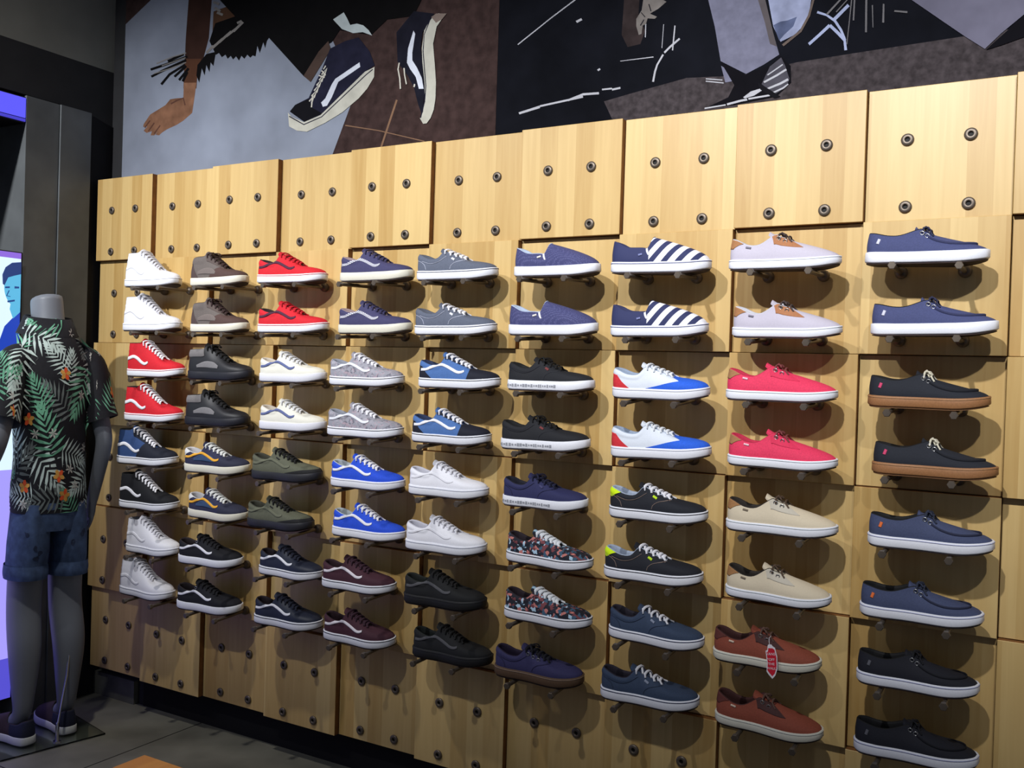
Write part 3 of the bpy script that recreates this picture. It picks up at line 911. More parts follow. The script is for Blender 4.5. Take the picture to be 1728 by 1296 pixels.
    def tongue(self, m, ext=0.014, wid=0.021):
        k = self.k
        mb = MB()
        a = Vector((k['vx'] + 0.004, 0, k['vz'] - 0.004))
        b = Vector((k['tx'] - 0.004, 0, k['th'] + 0.001))
        d = (b - a).normalized()
        ts = [0, .2, .4, .6, .8, 1.0]
        line = [a + (b - a) * t for t in ts] + [b + d * ext * 0.6 + Vector((0, 0, 0.002)), b + d * ext + Vector((0.001, 0, 0.003))]
        ws = [0.012, 0.014, 0.0165, 0.018, 0.020, wid, wid, wid * 0.72]
        top, bot = [], []
        for p, ww in zip(line, ws):
            r1, r2_ = [], []
            for j in range(9):
                t = j / 4 - 1
                z = p.z + 0.003 - 0.007 * t * t
                r1.append((p.x, t * ww, z))
                r2_.append((p.x - 0.002, t * ww * 0.97, z - 0.004))
            top.append(r1)
            bot.append(r2_)
        mb.grid(top, m)
        mb.grid(bot, m, flip=True)
        for e in (0, -1):
            mb.grid([[r[e] for r in top], [r[e] for r in bot]], m)
        mb.grid([top[-1], bot[-1]], m)
        return mb.mesh('tongue')

    def rimpt(self, t):
        """point of the throat edge, t = 0 at the top eyelet, 1 at the vamp end"""
        u0, u1 = 5 / 11, 8.2 / 11
        return u0 + (u1 - u0) * t

    def laces(self, m, rows=5, wid=0.0062, thick=0.0042, t0=0.04, t1=0.93, bow=True, seed=1):
        mb = MB()
        rnd = random.Random(seed)
        for i in range(rows):
            t = t0 + (t1 - t0) * i / max(rows - 1, 1)
            u = self.rimpt(t)
            us = self.rimpt(min(t + 0.07, 1.0))
            ds = 0.06
            A = [Vector(self.S(u, 0.86, -1, 0.001)), Vector(self.S(u, 0.94, -1, 0.003)), Vector(self.S(u, 1.0, -1, 0.003)) + Vector((0, 0, .002))]
            B = [Vector(self.S(us, 1.0, 1, 0.003)) + Vector((0, 0, .002)), Vector(self.S(us, 0.94, 1, 0.003)), Vector(self.S(us, 0.86, 1, 0.001))]
            mid = (A[-1] + B[0]) / 2 + Vector((0, 0, 0.0055))
            q1 = (A[-1] + mid) / 2 + Vector((0, 0, 0.0018))
            q2 = (B[0] + mid) / 2 + Vector((0, 0, 0.0018))
            ww = wid * rnd.uniform(0.9, 1.1)
            mb.tube(A + [q1, mid, q2] + B, ww / 2, thick / 2, 8, m, upv=Vector((0.5, 0, 1)))
            if i < rows - 1:
                # the crossing strand to the next pair of eyelets
                un = self.rimpt(t0 + (t1 - t0) * (i + 0.75) / max(rows - 1, 1))
                a = Vector(self.S(un, 1.0, -1, 0.002))
                b = Vector(self.S(self.rimpt(min(t + 0.02, 1)), 1.0, 1, 0.002))
                mm = (a + b) / 2 + Vector((0, 0, 0.004))
                mb.tube([a, (a + mm) / 2 + Vector((0, 0, .0012)), mm, b], wid * 0.46, thick / 2, 6, m, upv=Vector((0.5, 0, 1)))
        if bow:
            p = (Vector(self.S(self.rimpt(t0), 1.0, -1)) + Vector(self.S(self.rimpt(t0), 1.0, 1))) / 2 + Vector((0.004, 0, 0.006))
            bs = 0.6 if self.kind in ('moc', 'boat') else 1.0
            for sd in (-1, 1):
                pts = [p, p + bs * Vector((0.004, sd * 0.010, 0.002)), p + bs * Vector((0.014, sd * 0.022, 0.001)), p + bs * Vector((0.020, sd * 0.026, -0.010)),
                       p + bs * Vector((0.012, sd * 0.016, -0.003)), p + Vector((0.002, 0, 0.001))]
                mb.tube([Vector(cr([tuple(q) for q in pts], i / 14)) for i in range(15)], wid * 0.36, thick / 2, 6, m)
            mb.tube([p + Vector((-0.003, -0.004, 0)), p + Vector((0.001, 0, 0.004)), p + Vector((0.003, 0.004, 0))], 0.0035, 0.003, 8, m)
        return mb.mesh('laces')

    def eyelet(self, x, z, m, r=0.0048):
        c = Vector(self.side(x, 0.031 + (z - 0.031) * 0.88, 0.0022))
        mb = MB()
        rows = []
        for i in range(14):
            a = 2 * math.pi * i / 14
            row = []
            for j in range(6):
                b = 2 * math.pi * j / 6
                rr = r + 0.0013 * math.cos(b)
                row.append((c.x + rr * math.cos(a), c.y + 0.0012 * math.sin(b), c.z + rr * math.sin(a)))
            rows.append(row)
        rows.append(rows[0])
        mb.grid(rows, m, closed=True)
        return mb.mesh('eyelet')

    def seam(self, m):
        """raised moccasin seam running from the throat round the toe"""
        pts2 = [(0.150, -0.026), (0.175, -0.0355), (0.205, -0.040), (0.235, -0.034), (0.256, -0.019), (0.262, 0.0),
                (0.256, 0.019), (0.235, 0.034), (0.205, 0.040), (0.175, 0.0355), (0.150, 0.026)]
        pts = []
        for i in range(61):
            x, y = cr(pts2, i / 60)
            h, n, _, _ = self.bvh.ray_cast(Vector((x, -abs(y) - 1e-5, 0.3)), Vector((0, 0, -1)))
            z = h.z if h else 0.05
            pts.append(Vector((x, y, z + 0.0022)))
        mb = MB()
        mb.tube(pts, 0.0016, 0.0034, 8, m)
        return mb.mesh('moc_seam')

    def heel_ring(self, m):
        """small oval badge standing on the heel"""
        mb = MB()
        rows = []
        cz, rz, ry = 0.056, 0.016, 0.010
        for i in range(25):
            a = 2 * math.pi * i / 24
            row = []
            for rr in (1.0, 0.66):
                y, z = -0.013 + ry * rr * math.cos(a), cz + rz * rr * math.sin(a)
                h, n, _, _ = self.bvh.ray_cast(Vector((-0.2, y if y < -1e-4 else -1e-4, z)), Vector((1, 0, 0)))
                p = (h if h else Vector((0.003, y, z))) + Vector((-0.0012, -0.0006, 0))
                row.append(tuple(p))
            rows.append(row)
        mb.grid(rows, m)
        return mb.mesh('heel_badge')


LASTS = {k: Last(k) for k in TYPES}

STRIPE_LOW = ([(0.017, 0.060), (0.040, 0.062), (0.066, 0.073), (0.092, 0.080), (0.115, 0.073), (0.138, 0.062), (0.158, 0.0535), (0.173, 0.0535), (0.184, 0.058)],
              [0.0085, 0.0088, 0.0090, 0.0090, 0.0090, 0.0088, 0.0086, 0.0080, 0.0060])
STRIPE_HI = ([(0.008, 0.076), (0.030, 0.081), (0.056, 0.088), (0.078, 0.079), (0.096, 0.064), (0.114, 0.055), (0.126, 0.057), (0.137, 0.063)],
             [0.0125, 0.0130, 0.0130, 0.0130, 0.0125, 0.0115, 0.0105, 0.0080])

WHITE = C(236, 236, 243, 0.6)
CREAM = C(226, 222, 205, 0.6)
SOLEW = C(232, 233, 240, 0.5)
SOLEC = C(220, 216, 200, 0.5)
INK = C(24, 24, 34, 0.6)
BLK = C(20, 20, 22, 0.75)
GUM = C(150, 104, 66, 0.55)
DKGUM = C(92, 70, 52, 0.6)
OUTS = C(58, 44, 40, 0.7)
LINING = C(196, 190, 182, 0.85)
STEEL = mat('eyelet_steel', (176, 176, 176), 0.3, 0.9, noise=0.03, bump=0)


def make_shoe(d):
    """list of (name, mesh, sub-part list, label) for one design"""
    L = LASTS[d['t']]
    k = L.k
    up = d['up']
    out = [('sole', L.sole(d.get('sole', SOLEW)), [('outsole', L.outsole(d.get('outs', OUTS)))], None)]
    ss = out[0][2]
    if d.get('fox') is not None:
        ss.append(('foxing_stripe', L.band(0.80, 0.87, d['fox'])))
    if d.get('print'):
        ss.append(('sole_print', L.print_marks(C(150, 152, 160))))
    us = []
    out.append(('upper', L.upper(up), us, None))
    us.append(('lining', L.lining(d.get('lin', LINING))))
    if d.get('heel') is not None:
        us.append(('heel_counter', L.patch('heel_counter', 0.0, (lambda v: 0.30 - 0.16 * v), 0.0, d.get('heelv', 0.72), d['heel'])))
    if d.get('collar') is not None:
        us.append(('collar', L.patch('collar', 0.0, d.get('collu', 0.40), d.get('collv', 0.70), 1.0, d['collar'], off=0.0014)))
    if d.get('heelcap') is not None:
        us.append(('heel_patch', L.patch('heel_patch', 0.0, (lambda v: 0.15 + 0.20 * (v - 0.55)), 0.55, 1.0, d['heelcap'], off=0.0014)))
    if d.get('vamp') is not None:
        us.append(('vamp', L.patch('vamp', d.get('vampu', lambda v: 0.46 + 0.30 * v ** 1.2), 1.0, 0.0, 1.0, d['vamp'], nu=24)))
    if d.get('toe') is not None:
        us.append(('toe_rubber', L.patch('toe_rubber', (lambda v: 0.52 + 0.9 * v), 1.0, 0.0, 0.30, d['toe'], nu=26)))
    if d.get('eyestay') is not None:
        us.append(('eyestay', L.patch('eyestay', (lambda v: 0.435 + 0.06 * (1 - v)), d.get('eyeu', 0.72), d.get('eyev', 0.76), 1.0, d['eyestay'], off=0.0012)))
    if d.get('patch') is not None:
        us.append(('side_patch', L.strip('side_patch', [(0.060, 0.052), (0.100, 0.060), (0.135, 0.058), (0.165, 0.050)], [0.010, 0.024, 0.024, 0.010], d['patch'], across=6)))
    if d.get('stitch') is not None:
        for nm, pts in (('stitching', [(0.138, 0.034), (0.142, 0.046), (0.156, 0.057), (0.178, 0.063), (0.190, 0.066)]),
                        ('stitching', [(0.046, 0.034), (0.040, 0.050), (0.026, 0.062), (0.010, 0.068)]),
                        ('stitching', [(0.028, 0.066), (0.060, 0.056), (0.090, 0.062), (0.118, 0.082)])):
            us.append((nm, L.strip(nm, pts, 0.0013, d['stitch'], n=16, across=1)))
    if d.get('stripe') is not None:
        pts, wd = STRIPE_HI if d['t'] == 'hi' else STRIPE_LOW
        us.append(('side_stripe', L.strip('side_stripe', pts, wd, d['stripe'], off=0.0007 if d['up'] is WHITE else 0.0018, checker=d.get('check'), n=52 if d.get('check') else 34)))
    if d.get('badge') is not None:
        us.append(('heel_badge', L.heel_ring(d['badge'])))
    if d.get('gore') is not None:
        us.append(('elastic_gore', L.patch('elastic_gore', (lambda v: 0.462 - 0.035 * max(0, v - 0.5) * 2), (lambda v: 0.474 + 0.012 * v), 0.50, 1.0, d['gore'], off=0.0012, nu=6)))
    if d.get('tab') is not None:
        pts = d.get('tabpts', [(0.138, 0.074), (0.151, 0.067)])
        us.append(('side_tab', L.strip('side_tab', [pts[0], ((pts[0][0] + pts[1][0]) / 2, (pts[0][1] + pts[1][1]) / 2), pts[1]], d.get('tabw', 0.0055), d['tab'], n=5, off=0.0022, across=1)))
    if d['t'] == 'moc':
        us.append(('moc_seam', L.seam(d.get('seamc', up))))
    if d.get('lace') is not None:
        out.append(('tongue', L.tongue(d.get('tng', up), d.get('ext', 0.014)), [], None))
        a = dict(rows=d.get('rows', 6), wid=1.28 * d.get('lw', 0.0066), bow=d.get('bow', False), t0=d.get('t0', 0.04), t1=d.get('t1', 0.93), seed=hash(d['n']) % 97 if False else len(d['n']))
        out.append(('laces', L.laces(d['lace'], **a), [], None))
    if d.get('eyes') is not None:
        for x, z in d['eyes']:
            us.append(('eyelet', L.eyelet(x, z, d.get('eyem', STEEL))))
    return out


def place_shoe(parts, label, group, loc, rot, sc, first):
    """first: build the shoe from its meshes; later: copy it with all its parts"""
    if first is None:
        r = bpy.data.objects.new('sneaker', None)
        COL.objects.link(r)
        r.empty_display_size = 0.05
        for nm, me, subs, lb in parts:
            o = link(nm, me, r, (-LEN / 2, 0, 0))
            for sn, sm in subs:
                link(sn, sm, o)
    else:
        r = first.copy()
        COL.objects.link(r)
        for c in first.children:
            cc = c.copy()
            COL.objects.link(cc)
            cc.parent = r
            for g_ in c.children:
                gg = g_.copy()
                COL.objects.link(gg)
                gg.parent = cc
    r.location = loc
    r.rotation_euler = rot
    r.scale = (sc, sc, sc)
    tag(r, label, 'shoe', group)
    return r


FLORAL_D = floral('floral_dark', (22, 24, 38), [(176, 206, 226), (120, 60, 66), (60, 92, 116), (30, 34, 50), (196, 120, 112)], 105)
FLORAL_G = floral('floral_grey', (150, 150, 160), [(158, 156, 166), (138, 136, 146), (164, 160, 170), (112, 110, 122), (168, 150, 160)], 130)
DOTNAVY = dots('dotted_navy', (58, 60, 104), (120, 122, 168), 330)
STRIPED = stripes('navy_white_stripes', (40, 46, 88), (232, 232, 238), 0.042, 0.85, 0.024)

NAVY = C(34, 38, 58)
RED = C(204, 30, 44)
BOATEYE = [(0.132, 0.087), (0.150, 0.077)]
HT = dict(lw=0.0062, rows=8, t1=0.95, ext=0.010)
MOC = dict(t='moc', lin=BLK, tabpts=[(0.030, 0.052), (0.034, 0.066)], tabw=0.007, eyes=[(0.134, 0.082), (0.147, 0.073)], rows=2, t0=0.15, t1=0.7, lw=0.005, ext=0.008, bow=True)
BOAT = dict(t='boat', eyes=BOATEYE, rows=2, t0=0.2, t1=0.8, lw=0.0045, ext=0.014, bow=True, tabpts=[(0.048, 0.062), (0.062, 0.059)], tabw=0.005)

# design per shoe column (left to right) and shoe level (top to bottom)
DES = {}


def D(cols, levels, n, **k):
    DES[(cols, tuple(levels))] = dict(n=n, **k)


D(1, (1, 2), 'white high-top sneaker above the red high-tops', t='hi', up=WHITE, stripe=WHITE, lace=C(214, 214, 222), sole=SOLEW, fox=C(206, 208, 218), lin=C(190, 190, 198), **HT)
D(1, (3, 4), 'red high-top sneaker with white side stripe', t='hi', up=RED, stripe=WHITE, lace=WHITE, sole=SOLEW, fox=C(190, 60, 70), lin=C(30, 24, 30), **HT)
D(1, (5,), 'navy and blue high-top sneaker with white side stripe', t='hi', up=C(48, 74, 122), vamp=C(28, 32, 46), vampu=lambda v: 0.44 + 0.22 * v, eyestay=C(28, 32, 46), eyev=0.72, stripe=WHITE, lace=WHITE, fox=INK, lin=BLK, **HT)
D(1, (6,), 'black high-top sneaker with white side stripe', t='hi', up=C(22, 23, 28), stripe=WHITE, lace=WHITE, fox=INK, lin=BLK, **HT)
D(1, (7, 8), 'white high-top sneaker below the black high-top', t='hi', up=WHITE, stripe=WHITE, lace=C(214, 214, 222), fox=C(150, 152, 166), lin=C(190, 190, 198), **HT)
D(2, (1, 2), 'brown and grey lace-up boot with white sole', t='boot', up=C(100, 92, 88), vamp=C(78, 58, 54), heel=C(76, 62, 60), eyestay=C(86, 74, 70), eyev=0.70, lace=C(52, 36, 36), sole=SOLEC, patch=C(112, 102, 98), rows=6, lw=0.0075, bow=True, lin=C(60, 50, 48))
D(2, (3, 4), 'black leather boot with grey collar and side patch', t='boot', up=C(34, 34, 38, 0.5), collar=C(116, 112, 112), collu=0.40, collv=0.66, patch=C(120, 118, 120), lace=BLK, sole=C(32, 32, 40, 0.5), rows=6, lw=0.0075, bow=True, lin=BLK)
D(2, (5, 6), 'navy low sneaker with yellow side stripe and cream sole', t='low', up=C(44, 46, 74), vamp=C(44, 46, 66), vampu=lambda v: 0.62 + 0.1 * v, heelcap=C(214, 214, 214), patch=C(52, 74, 108), stripe=C(232, 170, 56), lace=C(222, 224, 222), sole=SOLEC, lin=C(206, 204, 206))
D(2, (7, 8), 'black low sneaker with white stripe and plain white sole', t='low', up=C(24, 25, 32), stripe=WHITE, lace=C(20, 20, 26), lin=C(40, 32, 36), eyes=[(0.102, 0.094)])
D(3, (1, 2), 'red low sneaker with dark side stripe', t='low', up=RED, stripe=C(78, 38, 58), lace=C(188, 26, 40), fox=C(204, 40, 60), lin=C(40, 24, 26))
D(3, (3, 4), 'off-white low sneaker with blue-grey side stripe', t='low', up=C(224, 222, 210), stripe=C(94, 104, 148), lace=C(206, 206, 208), sole=C(220, 220, 228), lin=C(200, 190, 176))
D(3, (5, 6), 'olive green low sneaker with black laces and black sole', t='low', up=C(92, 94, 78), toe=C(30, 30, 32), stripe=C(104, 106, 88), lace=BLK, sole=C(40, 40, 46, 0.5), lin=C(60, 60, 50), tab=C(30, 30, 32), tabpts=[(0.118, 0.088), (0.132, 0.080)], tabw=0.004)
D(3, (7, 8), 'dark navy leather low sneaker with white side stripe', t='low', up=C(32, 38, 56, 0.55), stripe=WHITE, lace=C(24, 28, 46), fox=INK, lin=C(40, 30, 36))
D(4, (1, 2), 'purple-navy low sneaker with checkered stripe and cream sole', t='low', up=C(62, 60, 96), stripe=C(228, 228, 232), check=C(72, 70, 104), lace=C(52, 50, 84), sole=SOLEC, lin=C(150, 130, 130))
D(4, (3, 4), 'grey floral low sneaker with white stripe and laces', t='low', up=FLORAL_G, stripe=C(226, 228, 236), lace=WHITE, fox=INK, lin=C(140, 144, 156))
D(4, (5, 6), 'bright blue low sneaker with white stripe and laces', t='low', up=C(36, 78, 208), stripe=WHITE, lace=WHITE, badge=WHITE, fox=C(206, 208, 220), lin=C(176, 184, 190))
D(4, (7, 8), 'burgundy low sneaker with white side stripe', t='low', up=C(70, 38, 50), stripe=C(232, 226, 232), lace=C(56, 32, 46), fox=INK, lin=C(50, 30, 38))
D(5, (1, 2), 'slate grey lace-up sneaker with white laces and stitching', t='era', up=C(92, 98, 114), lace=WHITE, stitch=C(176, 180, 196), fox=C(60, 66, 90), tab=C(224, 226, 232), lin=C(88, 92, 104), rows=5)
D(5, (3, 4), 'two-tone blue and navy low sneaker with white stripe', t='low', up=C(74, 110, 168), vamp=C(26, 28, 42), vampu=lambda v: 0.645 + 0.09 * v, heel=C(26, 28, 42), eyestay=C(26, 28, 42), eyev=0.86, stripe=WHITE, lace=WHITE, fox=INK, lin=C(40, 52, 84))
D(5, (5, 6), 'all-white low sneaker with white sole', t='low', up=WHITE, stripe=WHITE, lace=C(222, 222, 230), fox=C(196, 200, 216), lin=C(200, 200, 212))
D(5, (7, 8), 'all-black low sneaker with faint grey stripe', t='low', up=C(27, 28, 30), stripe=C(84, 84, 88), lace=BLK, sole=C(28, 28, 30, 0.55), fox=C(44, 44, 46), lin=C(30, 34, 32))
D(6, (1, 2), 'dotted navy slip-on shoe with white sole', t='slip', up=DOTNAVY, gore=C(226, 226, 234), tab=C(214, 210, 204), tabpts=[(0.090, 0.061), (0.103, 0.065)], lin=C(176, 190, 212))
D(6, (3, 4), 'black lace-up sneaker with grey print on white sole', t='era', up=C(30, 31, 36), lace=BLK, print=True, stitch=C(42, 43, 50), tab=C(120, 60, 60), lin=BLK, rows=5, bow=True)
D(6, (5,), 'navy blue lace-up sneaker with printed white sole', t='era', up=C(44, 46, 86), lace=C(26, 28, 54), print=True, stitch=C(34, 36, 66), tab=C(70, 70, 110), lin=C(26, 26, 40), rows=5, bow=True)
D(6, (6, 7), 'dark floral print sneaker with white laces', t='era', up=FLORAL_D, lace=C(230, 234, 240), fox=INK, lin=C(42, 32, 40), rows=6, lw=0.0085)
D(6, (8,), 'purple-navy lace-up sneaker with dark gum sole', t='era', up=C(54, 52, 92), lace=C(24, 24, 34), sole=DKGUM, fox=C(150, 128, 110), stitch=C(42, 40, 74), lin=C(36, 26, 50), rows=5, bow=True, eyes=[(0.118, 0.086), (0.136, 0.078), (0.154, 0.072)])
D(7, (1, 2), 'navy slip-on shoe with white striped front', t='slip', up=STRIPED, gore=C(230, 230, 236), tab=C(120, 126, 170), tabpts=[(0.088, 0.052), (0.099, 0.055)], fox=C(90, 96, 140), lin=C(50, 54, 90))
D(7, (3, 4), 'red, white and blue lace-up sneaker', t='era', up=C(216, 222, 232), vamp=C(40, 96, 214), vampu=lambda v: 0.37 + 0.36 * min(1, v / 0.50) ** 0.8, heel=C(206, 48, 56), heelv=0.74, lace=C(222, 226, 232), lin=C(150, 164, 186), rows=5, fox=C(206, 208, 222))
D(7, (5, 6), 'black sneaker with neon yellow heel patch and white laces', t='era', up=C(30, 32, 40), heelcap=C(214, 246, 24), lace=WHITE, stitch=C(128, 110, 100), fox=INK, tab=C(196, 232, 40), lin=C(164, 176, 196), rows=5, lw=0.0075)
D(7, (7, 8), 'slate blue canvas sneaker with short white laces', t='era', up=C(54, 68, 92), lace=C(222, 222, 228), fox=C(44, 52, 84), stitch=C(44, 56, 78), tab=C(140, 148, 168), lin=C(40, 36, 48), rows=4)
D(8, (1, 2), 'pale lilac boat shoe with brown leather lace panel', up=C(188, 182, 196), heelcap=C(160, 112, 72), eyestay=C(166, 112, 76), eyev=0.62, eyeu=0.74, lace=C(70, 58, 56), tab=C(120, 116, 130), lin=C(196, 196, 204), fox=C(206, 212, 224), **BOAT)
D(8, (3, 4), 'bright pink-red boat shoe with white sole', up=C(222, 56, 92), heelcap=C(160, 116, 76), eyestay=C(212, 48, 84), eyev=0.62, eyeu=0.74, lace=C(120, 60, 60), tab=C(236, 190, 200), lin=C(190, 44, 74), fox=C(196, 204, 210), **BOAT)
D(8, (5, 6), 'cream boat shoe with dark lining', up=C(212, 198, 172), heelcap=C(156, 112, 70), eyestay=C(196, 188, 172), eyev=0.62, eyeu=0.74, lace=C(84, 66, 52), tab=C(130, 116, 100), lin=C(44, 38, 34), fox=C(196, 204, 208), **BOAT)
D(8, (7, 8), 'rust brown boat shoe with dark leather lace panel', up=C(142, 72, 54), heelcap=C(98, 50, 44), eyestay=C(74, 46, 44), eyev=0.62, eyeu=0.74, lace=C(96, 72, 62), tab=C(214, 190, 170), lin=C(66, 36, 34), sole=SOLEC, fox=C(206, 206, 196), **BOAT)
D(9, (1, 2), 'slate navy moccasin-toe shoe with small white tab', up=C(66, 72, 112), tab=C(206, 206, 222), lace=C(46, 48, 74), seamc=C(48, 52, 86), **MOC)
D(9, (3, 4), 'black moccasin-toe shoe with gum brown sole', up=C(30, 33, 42), tab=C(206, 70, 110), lace=C(206, 200, 180), sole=GUM, outs=C(120, 84, 54), fox=C(164, 122, 84), seamc=C(20, 22, 30), **MOC)
D(9, (5, 6), 'denim blue moccasin-toe shoe with orange tab', up=C(64, 72, 102), tab=C(226, 112, 56), lace=C(42, 48, 66), fox=C(176, 180, 214), seamc=C(40, 44, 66), **MOC)
D(9, (7, 8), 'black moccasin-toe shoe with white sole', up=C(28, 29, 38), tab=C(96, 96, 104), lace=C(22, 22, 28), fox=C(160, 164, 200), seamc=C(20, 21, 28), **MOC)


# ------------------------------------------------------------------ wall panels with bolts and pegs
def lathe(prof, m, seg=20, hole=None):
    """turned along -y (out of the wall): prof = (distance out, radius)"""
    mb = MB()
    rows = [[(r * math.cos(2 * math.pi * i / seg), -y, r * math.sin(2 * math.pi * i / seg)) for i in range(seg)] for y, r in prof]
    mb.grid(rows, m, closed=True)
    return mb, rows


mb_, rows_ = lathe([(0.0, 0.0155), (0.002, 0.0162), (0.0045, 0.0155), (0.0065, 0.0125), (0.0068, 0.0075), (0.0062, 0.0062), (0.0015, 0.0058)], IRON)
mb_.add([Vector(p) for p in rows_[-1]], [tuple(range(20))], IRON_DK)
SOCKET = mb_.mesh('bolt_socket')
ROD_L = 0.183
mb_, rows_ = lathe([(0.0, 0.0062), (ROD_L, 0.0062)], IRON, 14)
mb_.cap(rows_[-1], IRON)
ROD = mb_.mesh('peg')
mb_, rows_ = lathe([(0.0, 0.0150), (0.004, 0.0162), (0.012, 0.0158), (0.019, 0.0118), (0.022, 0.0064)], IRON)
FLANGE = mb_.mesh('flange')
mb_, rows_ = lathe([(ROD_L - 0.012, 0.0070), (ROD_L - 0.010, 0.0098), (ROD_L + 0.001, 0.0102), (ROD_L + 0.0025, 0.0090)], IRON, 6)
mb_.cap(rows_[-1], IRON)
HEX = mb_.mesh('hex_tip', False)
BX = (0.5 - 0.4276 / 2, 0.5 + 0.4276 / 2)
BZ = (0.275, 0.775)
PAN = {}
for prd in (0, 1):
    y0 = -DEP if prd else 0.0
    mb_ = MB()
    g_ = 0.0008
    mb_.box(g_, P - g_, y0, 0.03, -P + 0.12 * P + g_, 0.12 * P - g_, WOOD)
    me = bevel_mesh(mb_.mesh('wood_panel', False), 0.0012, 1)
    me.materials.append(WOOD_EDGE)
    for p_ in me.polygons:
        if abs(p_.normal.y) < 0.5:
            p_.material_index = 1
    PAN[prd] = me

short = {}
for (c, lv), d in DES.items():
    for l in lv:
        short[(c, l)] = d['n']
ROWN = {1: 'top row', 2: 'second row', 3: 'third row', 4: 'fourth row', 5: 'fifth row', 6: 'bottom row'}


def strip_n(s):
    for a in (' above the red high-tops', ' below the black high-top'):
        s = s.replace(a, '')
    return s


FIT = {}
FIT[(1, 1)] = (-0.0499, 0.022, 0.958, 0.0007, 0.0047)
FIT[(1, 2)] = (-0.0459, 0.068, 0.965, 0.0002, -0.0056)
FIT[(1, 3)] = (-0.0148, 0.083, 0.944, -0.0042, -0.0079)
FIT[(1, 4)] = (-0.0214, 0.101, 0.950, -0.0046, -0.0075)
FIT[(1, 5)] = (-0.0525, 0.131, 0.968, -0.0037, -0.0054)
FIT[(1, 6)] = (-0.0358, 0.113, 0.960, -0.0043, -0.0044)
FIT[(1, 7)] = (-0.0058, 0.019, 0.926, -0.0037, -0.0077)
FIT[(1, 8)] = (-0.0350, 0.013, 0.950, -0.0034, 0.0022)
FIT[(2, 1)] = (-0.0263, -0.007, 0.932, -0.0018, -0.0036)
FIT[(2, 2)] = (-0.0175, -0.003, 0.940, -0.0022, -0.0033)
FIT[(2, 3)] = (-0.0050, 0.121, 0.970, -0.0052, -0.0055)
FIT[(2, 4)] = (-0.0169, 0.111, 0.965, -0.0037, -0.0076)
FIT[(2, 5)] = (-0.0099, 0.129, 0.967, -0.0060, -0.0080)
FIT[(2, 6)] = (0.0003, 0.011, 0.952, -0.0044, 0.0047)
FIT[(2, 7)] = (-0.0308, 0.124, 0.960, -0.0063, -0.0080)
FIT[(2, 8)] = (-0.0298, 0.140, 0.968, -0.0060, -0.0070)
FIT[(3, 1)] = (-0.0088, 0.094, 0.972, -0.0008, 0.0033)
FIT[(3, 2)] = (0.0030, 0.109, 0.978, -0.0022, -0.0110)
FIT[(3, 3)] = (0.0085, 0.066, 0.947, -0.0033, -0.0138)
FIT[(3, 4)] = (0.0137, 0.052, 0.952, -0.0012, -0.0099)
FIT[(3, 5)] = (-0.0060, 0.121, 0.976, -0.0050, -0.0059)
FIT[(3, 6)] = (-0.0309, 0.066, 0.950, -0.0052, -0.0055)
FIT[(3, 7)] = (0.0249, 0.006, 0.942, 0.0006, -0.0079)
FIT[(3, 8)] = (0.0189, 0.078, 0.963, -0.0018, -0.0064)
FIT[(4, 1)] = (0.0248, 0.052, 0.962, -0.0020, -0.0039)
FIT[(4, 2)] = (0.0244, 0.065, 0.960, -0.0032, -0.0105)
FIT[(4, 3)] = (-0.0052, 0.084, 0.968, -0.0047, -0.0047)
FIT[(4, 4)] = (-0.0057, 0.101, 0.977, -0.0033, -0.0050)
FIT[(4, 5)] = (0.0112, 0.068, 0.965, -0.0025, -0.0042)
FIT[(4, 6)] = (0.0214, 0.035, 0.973, 0.0028, -0.0015)
FIT[(4, 7)] = (-0.0137, 0.082, 0.966, -0.0024, -0.0061)
FIT[(4, 8)] = (-0.0047, 0.056, 0.952, -0.0068, -0.0007)
FIT[(5, 1)] = (0.0014, 0.077, 0.963, -0.0044, -0.0075)
FIT[(5, 2)] = (0.0013, 0.093, 0.969, -0.0052, -0.0108)
FIT[(5, 3)] = (0.0206, 0.064, 0.973, -0.0013, -0.0034)
FIT[(5, 4)] = (-0.0031, 0.043, 0.959, -0.0037, -0.0024)
FIT[(5, 5)] = (-0.0079, 0.058, 0.962, -0.0007, -0.0077)
FIT[(5, 6)] = (-0.0110, 0.084, 0.969, -0.0038, -0.0073)
FIT[(5, 7)] = (-0.0081, 0.104, 0.979, -0.0037, -0.0077)
FIT[(5, 8)] = (0.0259, 0.055, 0.961, 0.0000, -0.0066)
FIT[(6, 1)] = (0.0118, 0.027, 0.944, -0.0025, 0.0032)
FIT[(6, 2)] = (0.0050, 0.065, 0.969, -0.0044, -0.0040)
FIT[(6, 3)] = (0.0024, 0.012, 0.963, 0.0013, -0.0026)
FIT[(6, 4)] = (-0.0094, 0.078, 0.969, -0.0020, -0.0180)
FIT[(6, 5)] = (-0.0042, 0.018, 0.946, -0.0024, -0.0061)
FIT[(6, 6)] = (0.0155, -0.013, 0.968, -0.0005, 0.0104)
FIT[(6, 7)] = (0.0165, 0.006, 0.973, 0.0005, 0.0059)
FIT[(6, 8)] = (-0.0071, 0.066, 0.978, -0.0036, -0.0000)
FIT[(7, 1)] = (-0.0057, 0.081, 0.976, -0.0022, 0.0104)
FIT[(7, 2)] = (-0.0039, 0.053, 0.959, -0.0053, -0.0098)
FIT[(7, 3)] = (0.0068, 0.040, 0.955, -0.0068, -0.0075)
FIT[(7, 4)] = (0.0125, 0.078, 0.976, -0.0009, -0.0297)
FIT[(7, 5)] = (0.0105, 0.041, 0.969, -0.0021, -0.0061)
FIT[(7, 6)] = (0.0016, 0.054, 0.975, -0.0017, -0.0086)
FIT[(7, 7)] = (0.0157, -0.016, 0.954, -0.0016, 0.0056)
FIT[(7, 8)] = (0.0025, 0.072, 0.969, -0.0015, -0.0136)
